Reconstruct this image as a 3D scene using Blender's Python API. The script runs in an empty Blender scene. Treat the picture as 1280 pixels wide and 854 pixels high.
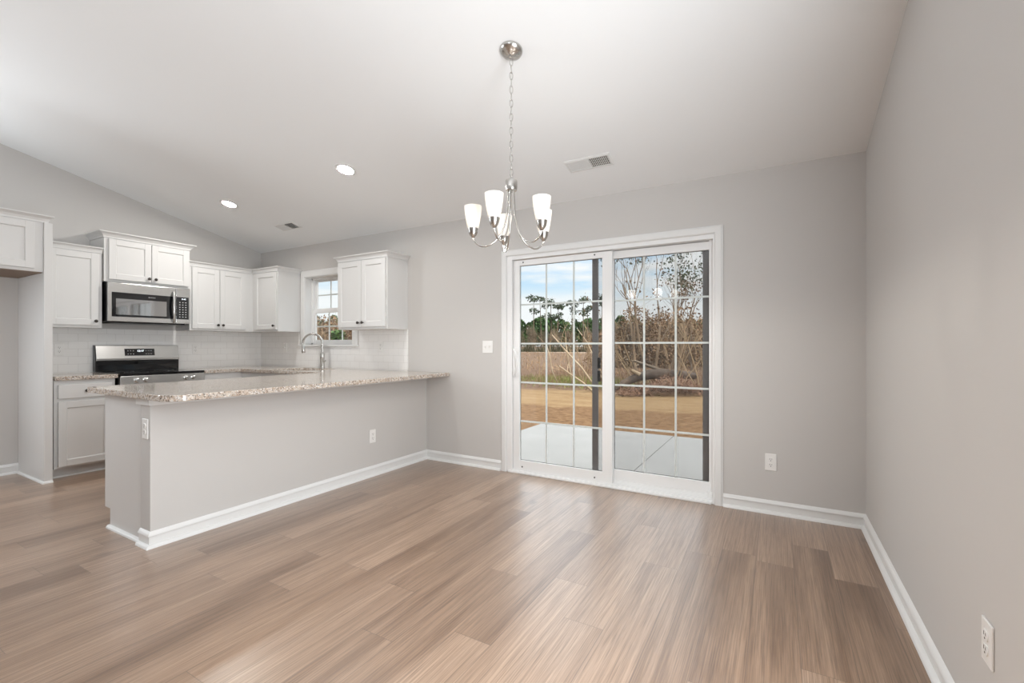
import bpy, bmesh, math, random
from mathutils import Vector, Matrix, noise
R = math.radians
S = bpy.context.scene
COL = S.collection
random.seed(7)

# ------------------------------------------------------------------ camera
CAM_Y, CAM_Z, YAW, FPX = -3.7523, 1.20, 0.524, 573.13
cd = bpy.data.cameras.new('camera')
cam = bpy.data.objects.new('camera', cd)
COL.objects.link(cam)
cam.location = (0, CAM_Y, CAM_Z)
cam.rotation_euler = (R(90), 0, YAW)
cd.sensor_width = 36
cd.lens = FPX / 1280 * 36
cd.shift_y = 4.5 / 1280
cd.clip_start = .02
cd.clip_end = 2000
S.camera = cam

# ------------------------------------------------------------------ view + light levels
S.view_settings.view_transform = 'Standard'
S.view_settings.look = 'None'
S.view_settings.exposure = 0.0
S.view_settings.gamma = 1.0
S.view_settings.use_curve_mapping = False
try:
    S.cycles.use_denoising = True
    S.cycles.max_bounces = 10
    S.cycles.diffuse_bounces = 6
    S.cycles.glossy_bounces = 4
    S.cycles.transparent_max_bounces = 24
    S.cycles.transmission_bounces = 6
    S.cycles.sample_clamp_indirect = 6
    S.cycles.caustics_reflective = False
    S.cycles.caustics_refractive = False
except Exception:
    pass
SKY_STRENGTH = 1.08
ZENITH = 3.2
SUN_STRENGTH = 4.5
BULB_W = 0.5
RECESSED_EMIT = 392.0
CHANDELIER_W = 34.0
FILL_L = 116.0
FILL_R = 102.0
FILL_UP = 38.0
XL_ = -6.175

# ------------------------------------------------------------------ node helpers
def new_mat(name):
    m = bpy.data.materials.new(name)
    m.use_nodes = True
    nt = m.node_tree
    return m, nt, nt.nodes['Principled BSDF'], nt.nodes['Material Output']

def N(nt, t, **kw):
    n = nt.nodes.new(t)
    for k, v in kw.items():
        if k.startswith('i_'):
            n.inputs[k[2:].replace('_', ' ')].default_value = v
        else:
            setattr(n, k, v)
    return n

def L(nt, a, b):
    nt.links.new(a, b)

def math_node(nt, op, a, b=None, c=None):
    n = nt.nodes.new('ShaderNodeMath')
    n.operation = op
    for i, v in enumerate((a, b, c)):
        if v is None:
            continue
        if isinstance(v, (int, float)):
            n.inputs[i].default_value = v
        else:
            nt.links.new(v, n.inputs[i])
    return n.outputs[0]

def ramp(nt, fac, stops, interp='LINEAR'):
    n = nt.nodes.new('ShaderNodeValToRGB')
    cr = n.color_ramp
    cr.interpolation = interp
    while len(cr.elements) < len(stops):
        cr.elements.new(0.5)
    for e, (p, c) in zip(cr.elements, stops):
        e.position = p
        e.color = (*c, 1) if len(c) == 3 else c
    nt.links.new(fac, n.inputs[0])
    return n.outputs[0]

def mixc(nt, fac, a, b, mode='MIX'):
    n = nt.nodes.new('ShaderNodeMix')
    n.data_type = 'RGBA'
    n.blend_type = mode
    for sock, v in ((n.inputs[0], fac), (n.inputs[6], a), (n.inputs[7], b)):
        if isinstance(v, (int, float)):
            sock.default_value = v
        elif isinstance(v, tuple):
            sock.default_value = (*v, 1) if len(v) == 3 else v
        else:
            nt.links.new(v, sock)
    return n.outputs[2]

def set_bump(nt, bsdf, height, strength=.2, dist=.01):
    b = N(nt, 'ShaderNodeBump')
    b.inputs['Strength'].default_value = strength
    b.inputs['Distance'].default_value = dist
    L(nt, height, b.inputs['Height'])
    L(nt, b.outputs[0], bsdf.inputs['Normal'])

def plain(name, col, rough=.5, metal=0, spec=.5, bump=0, bscale=200, emit=0, emit_col=None, coat=0, ior=1.5):
    m, nt, b, o = new_mat(name)
    b.inputs['Base Color'].default_value = (*col, 1)
    b.inputs['Roughness'].default_value = rough
    b.inputs['Metallic'].default_value = metal
    b.inputs['Specular IOR Level'].default_value = spec
    b.inputs['Coat Weight'].default_value = coat
    b.inputs['IOR'].default_value = ior
    if emit:
        b.inputs['Emission Color'].default_value = (*(emit_col or col), 1)
        b.inputs['Emission Strength'].default_value = emit
    if bump:
        tc = N(nt, 'ShaderNodeTexCoord')
        nz = N(nt, 'ShaderNodeTexNoise')
        nz.inputs['Scale'].default_value = bscale
        L(nt, tc.outputs['Object'], nz.inputs['Vector'])
        set_bump(nt, b, nz.outputs['Fac'], bump, .002)
    return m

# ------------------------------------------------------------------ world
w = bpy.data.worlds.new('sky')
S.world = w
w.use_nodes = True
nt = w.node_tree
bg = nt.nodes['Background']
tc = N(nt, 'ShaderNodeTexCoord')
sep = N(nt, 'ShaderNodeSeparateXYZ')
L(nt, tc.outputs['Generated'], sep.inputs[0])
zz = sep.outputs[2]
mp = N(nt, 'ShaderNodeMapping')
mp.inputs['Scale'].default_value = (3.2, 3.2, 17)
mp.inputs['Rotation'].default_value = (0, R(7), 0)
L(nt, tc.outputs['Generated'], mp.inputs[0])
cl = N(nt, 'ShaderNodeTexNoise')
cl.inputs['Scale'].default_value = 1.5
cl.inputs['Detail'].default_value = 6
cl.inputs['Roughness'].default_value = .55
L(nt, mp.outputs[0], cl.inputs['Vector'])
clouds = ramp(nt, cl.outputs['Fac'], [(.40, (0, 0, 0)), (.62, (1, 1, 1))])
blue = ramp(nt, zz, [(0.0, (.95, .97, 1.0)), (.07, (.93, .97, 1.0)), (.12, (.62, .83, 1.0)), (.22, (.50, .72, .98)), (.5, (.92, .96, 1.0)), (1.0, (.95, .97, 1.0))])
sky = mixc(nt, clouds, blue, (.97, .98, 1.0))
low = ramp(nt, zz, [(.0, (1, 1, 1)), (.085, (.85, .85, .85)), (.13, (0, 0, 0))])
sky = mixc(nt, low, sky, (.96, .98, 1.0))
L(nt, sky, bg.inputs[0])
# the overcast sky is brightest high up, above what the door frames
st = ramp(nt, zz, [(.20, (1, 1, 1)), (.50, (ZENITH, ZENITH, ZENITH))])
L(nt, math_node(nt, 'MULTIPLY', st, SKY_STRENGTH), bg.inputs[1])

sd = bpy.data.lights.new('sun', 'SUN')
sd.energy = SUN_STRENGTH
sd.angle = R(12)
sd.color = (1, .95, .86)
sun = bpy.data.objects.new('sun', sd)
COL.objects.link(sun)
# high sun from beyond the right-hand wall, nearly along the back wall, so it does not enter the glass door
sun.rotation_euler = Vector((-.62, .10, -.78)).to_track_quat('-Z', 'Y').to_euler()

# unseen area lights added to brighten the room
def area(name, loc, target, sx, sy, power, col=(1, 1, 1)):
    a = bpy.data.lights.new(name, 'AREA')
    a.shape = 'RECTANGLE'
    a.size, a.size_y = sx, sy
    a.energy = power
    a.color = col
    o = bpy.data.objects.new(name, a)
    COL.objects.link(o)
    o.location = loc
    o.rotation_euler = (Vector(target) - Vector(loc)).to_track_quat('-Z', 'Y').to_euler()
    return o
area('side_fill_light', (XL_ + .02, -3.95, 1.9), (0, -2.55, 1.6), .9, 1.6, FILL_L, (.90, .955, 1))  # added fill by the left wall, mainly for the right wall
area('ceiling_fill_light', (-.9, -4.6, 2.1), (-.9, -4.6, 3.2), .5, .5, FILL_UP, (.92, .965, 1))  # added fill aimed up at the ceiling, no lamp body
area('side_fill_light', (.48, -2.92, 1.2), (-4, -2.92, 1.2), 1.0, 2.0, FILL_R, (.90, .955, 1))  # added fill by the right wall, mainly for the peninsula face

# ------------------------------------------------------------------ mesh helpers
ORG = {}
class MB:
    def __init__(s):
        s.v, s.f, s.mi = [], [], []
        s.m = 0
    def add(s, vs, fs):
        o = len(s.v)
        s.v += [tuple(v) for v in vs]
        s.f += [tuple(i + o for i in f) for f in fs]
        s.mi += [s.m] * len(fs)
        return s
    def box(s, x0, x1, y0, y1, z0, z1):
        if x0 > x1: x0, x1 = x1, x0
        if y0 > y1: y0, y1 = y1, y0
        if z0 > z1: z0, z1 = z1, z0
        return s.add([(x0,y0,z0),(x1,y0,z0),(x1,y1,z0),(x0,y1,z0),(x0,y0,z1),(x1,y0,z1),(x1,y1,z1),(x0,y1,z1)],
                     [(0,3,2,1),(4,5,6,7),(0,1,5,4),(1,2,6,5),(2,3,7,6),(3,0,4,7)])
    def prism(s, poly, a, b, mp):
        """poly: 2D CCW list; mp(p, q, h) -> 3D; extruded from h=a to h=b"""
        n = len(poly)
        vs = [mp(p[0], p[1], a) for p in poly] + [mp(p[0], p[1], b) for p in poly]
        fs = [tuple(range(n - 1, -1, -1)), tuple(range(n, 2 * n))]
        fs += [(i, (i + 1) % n, n + (i + 1) % n, n + i) for i in range(n)]
        return s.add(vs, fs)
    def tube(s, pts, rad, n=10, closed=False, cap=True):
        pts = [Vector(p) for p in pts]
        m = len(pts)
        rads = rad if isinstance(rad, (list, tuple)) else [rad] * m
        rings, up = [], None
        for i, p in enumerate(pts):
            if closed:
                t = (pts[(i + 1) % m] - pts[i - 1])
            else:
                t = pts[min(i + 1, m - 1)] - pts[max(i - 1, 0)]
            t = t.normalized() if t.length > 1e-9 else Vector((0, 0, 1))
            if up is None:
                up = Vector((0, 0, 1)) if abs(t.z) < .9 else Vector((1, 0, 0))
            a = up - t * up.dot(t)
            if a.length < 1e-6:
                a = t.orthogonal()
            a.normalize()
            up = a
            b = t.cross(a)
            rings.append([p + (a * math.cos(2*math.pi*k/n) + b * math.sin(2*math.pi*k/n)) * rads[i] for k in range(n)])
        vs = [v for r_ in rings for v in r_]
        fs = []
        cnt = m if closed else m - 1
        for i in range(cnt):
            j = (i + 1) % m
            for k in range(n):
                fs.append((i*n+k, i*n+(k+1) % n, j*n+(k+1) % n, j*n+k))
        if cap and not closed:
            fs.append(tuple(range(n - 1, -1, -1)))
            fs.append(tuple(range((m-1)*n, m*n)))
        return s.add(vs, fs)
    def lathe(s, prof, c=(0, 0, 0), axis=(0, 0, 1), n=24, cap0=True, cap1=True):
        """prof: list of (radius, height along axis)"""
        q = Vector((0, 0, 1)).rotation_difference(Vector(axis).normalized())
        c = Vector(c)
        vs = []
        for r_, h in prof:
            for k in range(n):
                t = 2 * math.pi * k / n
                vs.append(c + q @ Vector((r_ * math.cos(t), r_ * math.sin(t), h)))
        fs = []
        for i in range(len(prof) - 1):
            for k in range(n):
                fs.append((i*n+k, i*n+(k+1) % n, (i+1)*n+(k+1) % n, (i+1)*n+k))
        if cap0: fs.append(tuple(range(n - 1, -1, -1)))
        if cap1: fs.append(tuple(range((len(prof)-1)*n, len(prof)*n)))
        return s.add(vs, fs)
    def sweep(s, path, prof, mp=lambda x, y, h: (x, y, h), closed=False):
        """2D path, profile (o, h): o goes to the right of the path direction, mitred corners"""
        n, k = len(path), len(prof)
        P = [Vector(p) for p in path]
        vs = []
        for i in range(n):
            if closed:
                d0 = (P[i] - P[i-1]).normalized(); d1 = (P[(i+1) % n] - P[i]).normalized()
            else:
                d0 = (P[i] - P[i-1]).normalized() if i else None
                d1 = (P[i+1] - P[i]).normalized() if i < n - 1 else None
                d0 = d0 or d1; d1 = d1 or d0
            n0 = Vector((d0.y, -d0.x)); n1 = Vector((d1.y, -d1.x))
            mt = (n0 + n1)
            mt = mt / max(1e-6, mt.dot(n0))
            for o, h in prof:
                q = P[i] + mt * o
                vs.append(mp(q.x, q.y, h))
        fs = []
        for i in range(n if closed else n - 1):
            j = (i + 1) % n
            for a in range(k):
                b = (a + 1) % k
                fs.append((i*k+a, i*k+b, j*k+b, j*k+a))
        if not closed:
            fs.append(tuple(range(k - 1, -1, -1)))
            fs.append(tuple(range((n-1)*k, n*k)))
        return s.add(vs, fs)
    def build(s, name, mat, parent=None, smooth=False, bevel=0, org=None, fix=True, auto=None):
        o3 = Vector(org) if org is not None else Vector((0, 0, 0))
        me = bpy.data.meshes.new(name)
        me.from_pydata([tuple(Vector(v) - o3) for v in s.v], [], s.f)
        if isinstance(mat, (list, tuple)):
            for m in mat: me.materials.append(m)
            me.polygons.foreach_set('material_index', s.mi)
        else:
            me.materials.append(mat)
        if fix:
            bm = bmesh.new(); bm.from_mesh(me)
            bmesh.ops.recalc_face_normals(bm, faces=bm.faces)
            bm.to_mesh(me); bm.free()
        if smooth:
            me.polygons.foreach_set('use_smooth', [True] * len(me.polygons))
            if auto:
                me.set_sharp_from_angle(angle=R(auto))
        me.update()
        o = bpy.data.objects.new(name, me)
        COL.objects.link(o)
        if org is not None:
            o.location = o3
        if parent is not None:
            o.parent = parent
        if bevel:
            b = o.modifiers.new('edge', 'BEVEL')
            b.width = bevel; b.segments = 2; b.limit_method = 'ANGLE'; b.angle_limit = R(40)
        return o

def tag(o, label=None, cat=None, group=None, kind=None):
    if label: o['label'] = label
    if cat: o['category'] = cat
    if group: o['group'] = group
    if kind: o['kind'] = kind
    return o

def thing(name, loc, label, cat, rz=0, group=None, kind=None):
    o = bpy.data.objects.new(name, None)
    o.empty_display_size = .1
    COL.objects.link(o)
    o.location = loc
    o.rotation_euler = (0, 0, rz)
    return tag(o, label, cat, group, kind)

# ------------------------------------------------------------------ materials
WALL = plain('greige_wall_paint', (.56, .542, .523), .75, spec=.25, bump=.05, bscale=350)
CEIL = plain('white_ceiling_paint', (.825, .835, .84), .85, spec=.2, bump=.05, bscale=250)
TRIM = plain('white_trim_paint', (.74, .74, .73), .35, spec=.4)
CAB = plain('white_cabinet_lacquer', (.67, .665, .655), .32, spec=.45)
VINYL = plain('white_vinyl', (.80, .80, .795), .35, spec=.45)
PLATE = plain('white_outlet_plastic', (.80, .79, .77), .35)
SLOT = plain('dark_slot', (.06, .055, .05), .6)
KNOB = plain('dark_bronze', (.055, .048, .042), .35, metal=.7)
BLACK = plain('black_enamel', (.012, .012, .013), .25)
BGLASS = plain('black_glass', (.008, .008, .009), .05, spec=.6)
CHROME = plain('polished_chrome', (.72, .72, .71), .12, metal=1)
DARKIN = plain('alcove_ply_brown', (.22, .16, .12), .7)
LEDW = plain('lit_display_white', (.9, .95, 1), .5, emit=2.2, emit_col=(.9, .96, 1))
KEYW = plain('printed_key_white', (.55, .55, .55), .5)
BRONZE = plain('screen_frame_bronze', (.12, .108, .108), .4, spec=.5)

def brushed(name, col, rough, sx):
    m, nt, b, o = new_mat(name)
    tc = N(nt, 'ShaderNodeTexCoord'); mp = N(nt, 'ShaderNodeMapping')
    mp.inputs['Scale'].default_value = sx
    L(nt, tc.outputs['Object'], mp.inputs[0])
    nz = N(nt, 'ShaderNodeTexNoise'); nz.inputs['Scale'].default_value = 1; nz.inputs['Detail'].default_value = 4
    L(nt, mp.outputs[0], nz.inputs['Vector'])
    L(nt, ramp(nt, nz.outputs['Fac'], [(.3, tuple(c * .86 for c in col)), (.7, col)]), b.inputs['Base Color'])
    b.inputs['Metallic'].default_value = 1
    b.inputs['Roughness'].default_value = rough
    set_bump(nt, b, nz.outputs['Fac'], .08, .001)
    return m
STEEL = brushed('brushed_stainless_steel', (.66, .655, .64), .27, (6, 6, 500))
NICKEL = brushed('brushed_nickel', (.60, .585, .56), .25, (300, 300, 20))

def floor_material():
    m, nt, b, o = new_mat('oak_vinyl_plank')
    tc = N(nt, 'ShaderNodeTexCoord'); sep = N(nt, 'ShaderNodeSeparateXYZ')
    L(nt, tc.outputs['Object'], sep.inputs[0])
    W, LEN = .178, 1.22
    xs = math_node(nt, 'DIVIDE', math_node(nt, 'ADD', sep.outputs[0], 20.036), W)
    col = math_node(nt, 'FLOOR', xs)
    wn = N(nt, 'ShaderNodeTexWhiteNoise', noise_dimensions='1D'); L(nt, col, wn.inputs['W'])
    ys = math_node(nt, 'ADD', math_node(nt, 'DIVIDE', math_node(nt, 'ADD', sep.outputs[1], 30.0), LEN), wn.outputs['Value'])
    row = math_node(nt, 'FLOOR', ys)
    cmb = N(nt, 'ShaderNodeCombineXYZ'); L(nt, col, cmb.inputs[0]); L(nt, row, cmb.inputs[1])
    idn = N(nt, 'ShaderNodeTexWhiteNoise', noise_dimensions='2D'); L(nt, cmb.outputs[0], idn.inputs['Vector'])
    pid = idn.outputs['Value']
    # grain coordinates, shifted per plank
    off = N(nt, 'ShaderNodeVectorMath', operation='SCALE'); L(nt, idn.outputs['Color'], off.inputs[0]); off.inputs['Scale'].default_value = 37
    vadd = N(nt, 'ShaderNodeVectorMath', operation='ADD'); L(nt, tc.outputs['Object'], vadd.inputs[0]); L(nt, off.outputs[0], vadd.inputs[1])
    def grain(scale, detail=5, rough=.6, dist=0.0):
        mp = N(nt, 'ShaderNodeMapping'); mp.inputs['Scale'].default_value = scale
        L(nt, vadd.outputs[0], mp.inputs[0])
        g = N(nt, 'ShaderNodeTexNoise'); g.inputs['Scale'].default_value = 1; g.inputs['Detail'].default_value = detail
        g.inputs['Roughness'].default_value = rough; g.inputs['Distortion'].default_value = dist
        L(nt, mp.outputs[0], g.inputs['Vector'])
        return g.outputs['Fac']
    broad = grain((8, .55, 1), 3, .5, .8)
    fine = grain((210, 3.0, 1), 4, .65, .3)
    pore = grain((330, 5, 1), 2, .6)
    # cathedral figure
    mpw = N(nt, 'ShaderNodeMapping'); mpw.inputs['Scale'].default_value = (9, .55, 1)
    L(nt, vadd.outputs[0], mpw.inputs[0])
    wv = N(nt, 'ShaderNodeTexWave', wave_type='BANDS', bands_direction='X')
    wv.inputs['Scale'].default_value = 1.1; wv.inputs['Distortion'].default_value = 7; wv.inputs['Detail'].default_value = 3
    wv.inputs['Detail Scale'].default_value = 1.2
    L(nt, mpw.outputs[0], wv.inputs['Vector'])
    tone = math_node(nt, 'ADD', math_node(nt, 'MULTIPLY', pid, .22), math_node(nt, 'MULTIPLY', broad, .62))
    c = ramp(nt, tone, [(.22, (.180, .104, .060)), (.36, (.290, .185, .119)), (.50, (.365, .244, .165)), (.66, (.44, .306, .216))])
    c = mixc(nt, math_node(nt, 'MULTIPLY', wv.outputs['Fac'], .20), c, (.19, .12, .085))
    fd = ramp(nt, fine, [(.36, (.54, .50, .46)), (.60, (1.10, 1.10, 1.10))])
    c = mixc(nt, .8, c, fd, 'MULTIPLY')
    pd = ramp(nt, pore, [(.33, (.55, .52, .5)), (.48, (1, 1, 1))])
    c = mixc(nt, .55, c, pd, 'MULTIPLY')
    # knots
    kn = grain((7, 2.6, 1), 1, .4)
    c = mixc(nt, ramp(nt, kn, [(.76, (0, 0, 0)), (.82, (.65, .65, .65))]), c, (.10, .062, .045))
    # joints
    fx = math_node(nt, 'FRACT', xs); fy = math_node(nt, 'FRACT', ys)
    jx = math_node(nt, 'MULTIPLY', math_node(nt, 'MINIMUM', fx, math_node(nt, 'SUBTRACT', 1.0, fx)), W)
    jy = math_node(nt, 'MULTIPLY', math_node(nt, 'MINIMUM', fy, math_node(nt, 'SUBTRACT', 1.0, fy)), LEN)
    j = math_node(nt, 'MINIMUM', jx, jy)
    jm = ramp(nt, math_node(nt, 'DIVIDE', j, .004), [(.22, (0, 0, 0)), (.55, (1, 1, 1))])
    c = mixc(nt, math_node(nt, 'MULTIPLY', math_node(nt, 'SUBTRACT', 1.0, jm), .55), c, (.08, .05, .035))
    L(nt, c, b.inputs['Base Color'])
    L(nt, ramp(nt, fine, [(.3, (.43, .43, .43)), (.7, (.33, .33, .33))]), b.inputs['Roughness'])
    b.inputs['Specular IOR Level'].default_value = .5
    b.inputs['Coat Weight'].default_value = 1.0
    b.inputs['Coat IOR'].default_value = 1.52
    b.inputs['Coat Roughness'].default_value = .30
    hgt = math_node(nt, 'ADD', math_node(nt, 'MULTIPLY', fine, .35), math_node(nt, 'ADD', jm, math_node(nt, 'MULTIPLY', pore, .2)))
    set_bump(nt, b, hgt, .22, .0012)
    return m
FLOOR = floor_material()

def granite_material():
    m, nt, b, o = new_mat('speckled_granite')
    tc = N(nt, 'ShaderNodeTexCoord')
    def nz(s, d=4, r=.6):
        n = N(nt, 'ShaderNodeTexNoise'); n.inputs['Scale'].default_value = s; n.inputs['Detail'].default_value = d; n.inputs['Roughness'].default_value = r
        L(nt, tc.outputs['Object'], n.inputs['Vector']); return n.outputs['Fac']
    base = ramp(nt, nz(60, 5, .7), [(.28, (.27, .20, .15)), (.43, (.46, .37, .295)), (.55, (.62, .555, .485)), (.70, (.72, .69, .65))])
    v = N(nt, 'ShaderNodeTexVoronoi'); v.inputs['Scale'].default_value = 140
    L(nt, tc.outputs['Object'], v.inputs['Vector'])
    sp = N(nt, 'ShaderNodeSeparateColor'); L(nt, v.outputs['Color'], sp.inputs[0])
    dark = ramp(nt, sp.outputs[0], [(.80, (0, 0, 0)), (.86, (1, 1, 1))])
    base = mixc(nt, math_node(nt, 'MULTIPLY', dark, .8), base, (.085, .062, .052))
    light = ramp(nt, sp.outputs[1], [(.82, (0, 0, 0)), (.88, (1, 1, 1))])
    base = mixc(nt, math_node(nt, 'MULTIPLY', light, .7), base, (.78, .77, .76))
    clus = ramp(nt, nz(120, 2, .5), [(.58, (0, 0, 0)), (.63, (1, 1, 1))])
    base = mixc(nt, math_node(nt, 'MULTIPLY', clus, .75), base, (.07, .052, .045))
    L(nt, base, b.inputs['Base Color'])
    b.inputs['Roughness'].default_value = .10
    b.inputs['Specular IOR Level'].default_value = .55
    return m
GRANITE = granite_material()

def tile_material(name, axis):
    m, nt, b, o = new_mat(name)
    tc = N(nt, 'ShaderNodeTexCoord'); sep = N(nt, 'ShaderNodeSeparateXYZ'); L(nt, tc.outputs['Object'], sep.inputs[0])
    cmb = N(nt, 'ShaderNodeCombineXYZ')
    L(nt, sep.outputs[axis], cmb.inputs[0]); L(nt, sep.outputs[2], cmb.inputs[1])
    br = N(nt, 'ShaderNodeTexBrick')
    br.inputs['Scale'].default_value = 1
    br.inputs['Brick Width'].default_value = .1535
    br.inputs['Row Height'].default_value = .0775
    br.inputs['Mortar Size'].default_value = .0013
    br.inputs['Mortar Smooth'].default_value = .3
    br.inputs['Color1'].default_value = (.84, .83, .815, 1)
    br.inputs['Color2'].default_value = (.86, .85, .835, 1)
    br.inputs['Mortar'].default_value = (.66, .645, .625, 1)
    L(nt, cmb.outputs[0], br.inputs['Vector'])
    L(nt, br.outputs['Color'], b.inputs['Base Color'])
    b.inputs['Roughness'].default_value = .12
    b.inputs['Specular IOR Level'].default_value = .5
    inv = math_node(nt, 'SUBTRACT', 1.0, br.outputs['Fac'])
    set_bump(nt, b, inv, .5, .0012)
    return m
TILE_L = tile_material('glossy_subway_tile_side', 1)
TILE_B = tile_material('glossy_subway_tile_back', 0)

def glass_material(name, boost=1.0, tint=(1, 1, 1)):
    m, nt, b, o = new_mat(name)
    nt.nodes.remove(b)
    fr = N(nt, 'ShaderNodeFresnel'); fr.inputs['IOR'].default_value = 1.5
    tr = N(nt, 'ShaderNodeBsdfTransparent'); tr.inputs[0].default_value = (*tint, 1)
    gl = N(nt, 'ShaderNodeBsdfGlossy'); gl.inputs['Roughness'].default_value = 0.0
    mx = N(nt, 'ShaderNodeMixShader')
    geo = N(nt, 'ShaderNodeNewGeometry')
    front = math_node(nt, 'SUBTRACT', 1.0, geo.outputs['Backfacing'])
    L(nt, math_node(nt, 'MULTIPLY', math_node(nt, 'MULTIPLY', fr.outputs[0], boost), front), mx.inputs[0])
    L(nt, tr.outputs[0], mx.inputs[1]); L(nt, gl.outputs[0], mx.inputs[2])
    L(nt, mx.outputs[0], o.inputs['Surface'])
    return m
GLASS = glass_material('clear_window_glass', 1.7, (.97, .985, .98))

def screen_material():
    m, nt, b, o = new_mat('insect_screen_mesh')
    b.inputs['Base Color'].default_value = (.035, .033, .033, 1)
    b.inputs['Roughness'].default_value = .7
    tr = N(nt, 'ShaderNodeBsdfTransparent')
    mx = N(nt, 'ShaderNodeMixShader'); mx.inputs[0].default_value = .16
    L(nt, tr.outputs[0], mx.inputs[1]); L(nt, b.outputs[0], mx.inputs[2]); L(nt, mx.outputs[0], o.inputs['Surface'])
    return m
SCREEN = screen_material()

def shade_material():
    m, nt, b, o = new_mat('frosted_white_lamp_glass')
    b.inputs['Base Color'].default_value = (.9, .88, .85, 1)
    b.inputs['Roughness'].default_value = .35
    b.inputs['Emission Color'].default_value = (1, .965, .90, 1)
    b.inputs['Emission Strength'].default_value = .10
    tl = N(nt, 'ShaderNodeBsdfTranslucent'); tl.inputs[0].default_value = (.9, .87, .82, 1)
    mx = N(nt, 'ShaderNodeMixShader'); mx.inputs[0].default_value = .30
    L(nt, b.outputs[0], mx.inputs[1]); L(nt, tl.outputs[0], mx.inputs[2]); L(nt, mx.outputs[0], o.inputs['Surface'])
    return m
SHADE = shade_material()
BULB = plain('lit_bulb', (1, .95, .85), .5, emit=3, emit_col=(1, .93, .82))
LAMPDISC = plain('lit_recessed_lens', (1, 1, 1), .5, emit=RECESSED_EMIT, emit_col=(1, .975, .93))

# ------------------------------------------------------------------ room shell
XL, XR = -6.175, .504
Z0, SL = 2.468, .238
YRIDGE, YF = -4.0, -8.0
def zc(y):
    return Z0 + SL * (-y if y > YRIDGE else (y - YF))
DX0, DX1, DZ1 = -2.225, -.407, 2.04          # sliding-door opening
WX0, WX1, WZ0, WZ1 = -5.22, -4.345, 1.205, 2.06   # window opening
T = .15
m = MB().box(XL - T, XR + T, YF - T, T, -.12, 0)
tag(m.build('floor', FLOOR), 'wood-look plank floor running toward the glass door', 'floor', kind='structure')
m = MB()
for a, b in (((.15, 2.468 - .15 * SL), (YRIDGE, zc(YRIDGE))), ((YRIDGE, zc(YRIDGE)), (YF - .15, 2.468 - .15 * SL))):
    m.add([(XL - T, a[0], a[1]), (XR + T, a[0], a[1]), (XR + T, b[0], b[1]), (XL - T, b[0], b[1]),
           (XL - T, a[0], a[1] + .15), (XR + T, a[0], a[1] + .15), (XR + T, b[0], b[1] + .15), (XL - T, b[0], b[1] + .15)],
          [(0, 1, 2, 3), (7, 6, 5, 4), (0, 4, 5, 1), (2, 6, 7, 3), (0, 3, 7, 4), (1, 5, 6, 2)])
tag(m.build('ceiling', CEIL, fix=True), 'smooth white vaulted ceiling sloping down to the back wall', 'ceiling', kind='structure')
m = MB()
H = 2.62
for x0, x1, z0, z1 in ((XL - T, WX0, 0, H), (WX0, WX1, 0, WZ0), (WX0, WX1, WZ1, H), (WX1, DX0, 0, H), (DX0, DX1, DZ1, H), (DX1, XR + T, 0, H)):
    m.box(x0, x1, 0, T, z0, z1 if z1 < H else zc(0) + .0)
tag(m.build('wall_back', WALL), 'greige back wall holding the sliding door and kitchen window', 'wall', kind='structure')
def gable(x0, x1):
    poly = [(.0, 0), (.0, zc(0)), (YRIDGE, zc(YRIDGE)), (YF, zc(YF)), (YF, 0)]
    return MB().prism(poly, x0, x1, lambda p, q, h: (h, p, q))
tag(gable(XL - T, XL).build('wall_left', WALL), 'greige kitchen wall behind the range and fridge space', 'wall', kind='structure')
tag(gable(XR, XR + T).build('wall_right', WALL), 'plain pale greige wall along the right side', 'wall', kind='structure')
m = MB().box(XL - T, XR + T, YF - T, YF, 0, 2.468)
tag(m.build('wall_front', WALL), 'greige wall behind the camera', 'wall', kind='structure')

BASE = [(0, 0), (.029, 0), (.028, .008), (.023, .016), (.016, .020), (.010, .022), (.010, .066), (.0165, .069), (.0165, .074), (.010, .084), (.004, .093), (0, .095)]
m = MB().sweep([(DX1 + .06, 0), (XR, 0)], BASE).sweep([(-3.213, 0), (DX0 - .06, 0)], BASE)
tag(m.build('baseboard_back', TRIM, smooth=True, auto=35), 'white baseboard along the back wall beside the sliding door', 'baseboard', kind='structure')
m = MB().sweep([(XR, 0), (XR, YF)], BASE)
tag(m.build('baseboard_right', TRIM, smooth=True, auto=35), 'white baseboard along the right wall', 'baseboard', kind='structure')
m = MB().sweep([(XL, -3.3), (XL, -2.33)], BASE)
tag(m.build('baseboard_left', TRIM, smooth=True, auto=35), 'white baseboard at the back of the fridge space', 'baseboard', kind='structure')

# peninsula half wall
PX0, PX1, PY = -3.335, -3.213, -2.474
CT1, CT0 = .918, .882
m = MB().box(PX0, PX1, PY, 0, 0, CT0)
tag(m.build('wall_peninsula', WALL), 'greige half wall carrying the granite peninsula top', 'half wall', kind='structure')
m = MB().sweep([(PX0, PY), (PX1, PY), (PX1, 0)], BASE)
tag(m.build('baseboard_peninsula', TRIM, smooth=True, auto=35), 'white baseboard wrapping the peninsula half wall', 'baseboard', kind='structure')
m = MB().sweep([(PX0 - .035, PY), (PX1, PY), (PX1, 0)], [(0, .842), (.012, .842), (.012, CT0 - .001), (0, CT0 - .001)])
tag(m.build('trim_1', TRIM, bevel=.002), 'flat trim strip under the peninsula countertop edge', 'trim', kind='structure')

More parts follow.
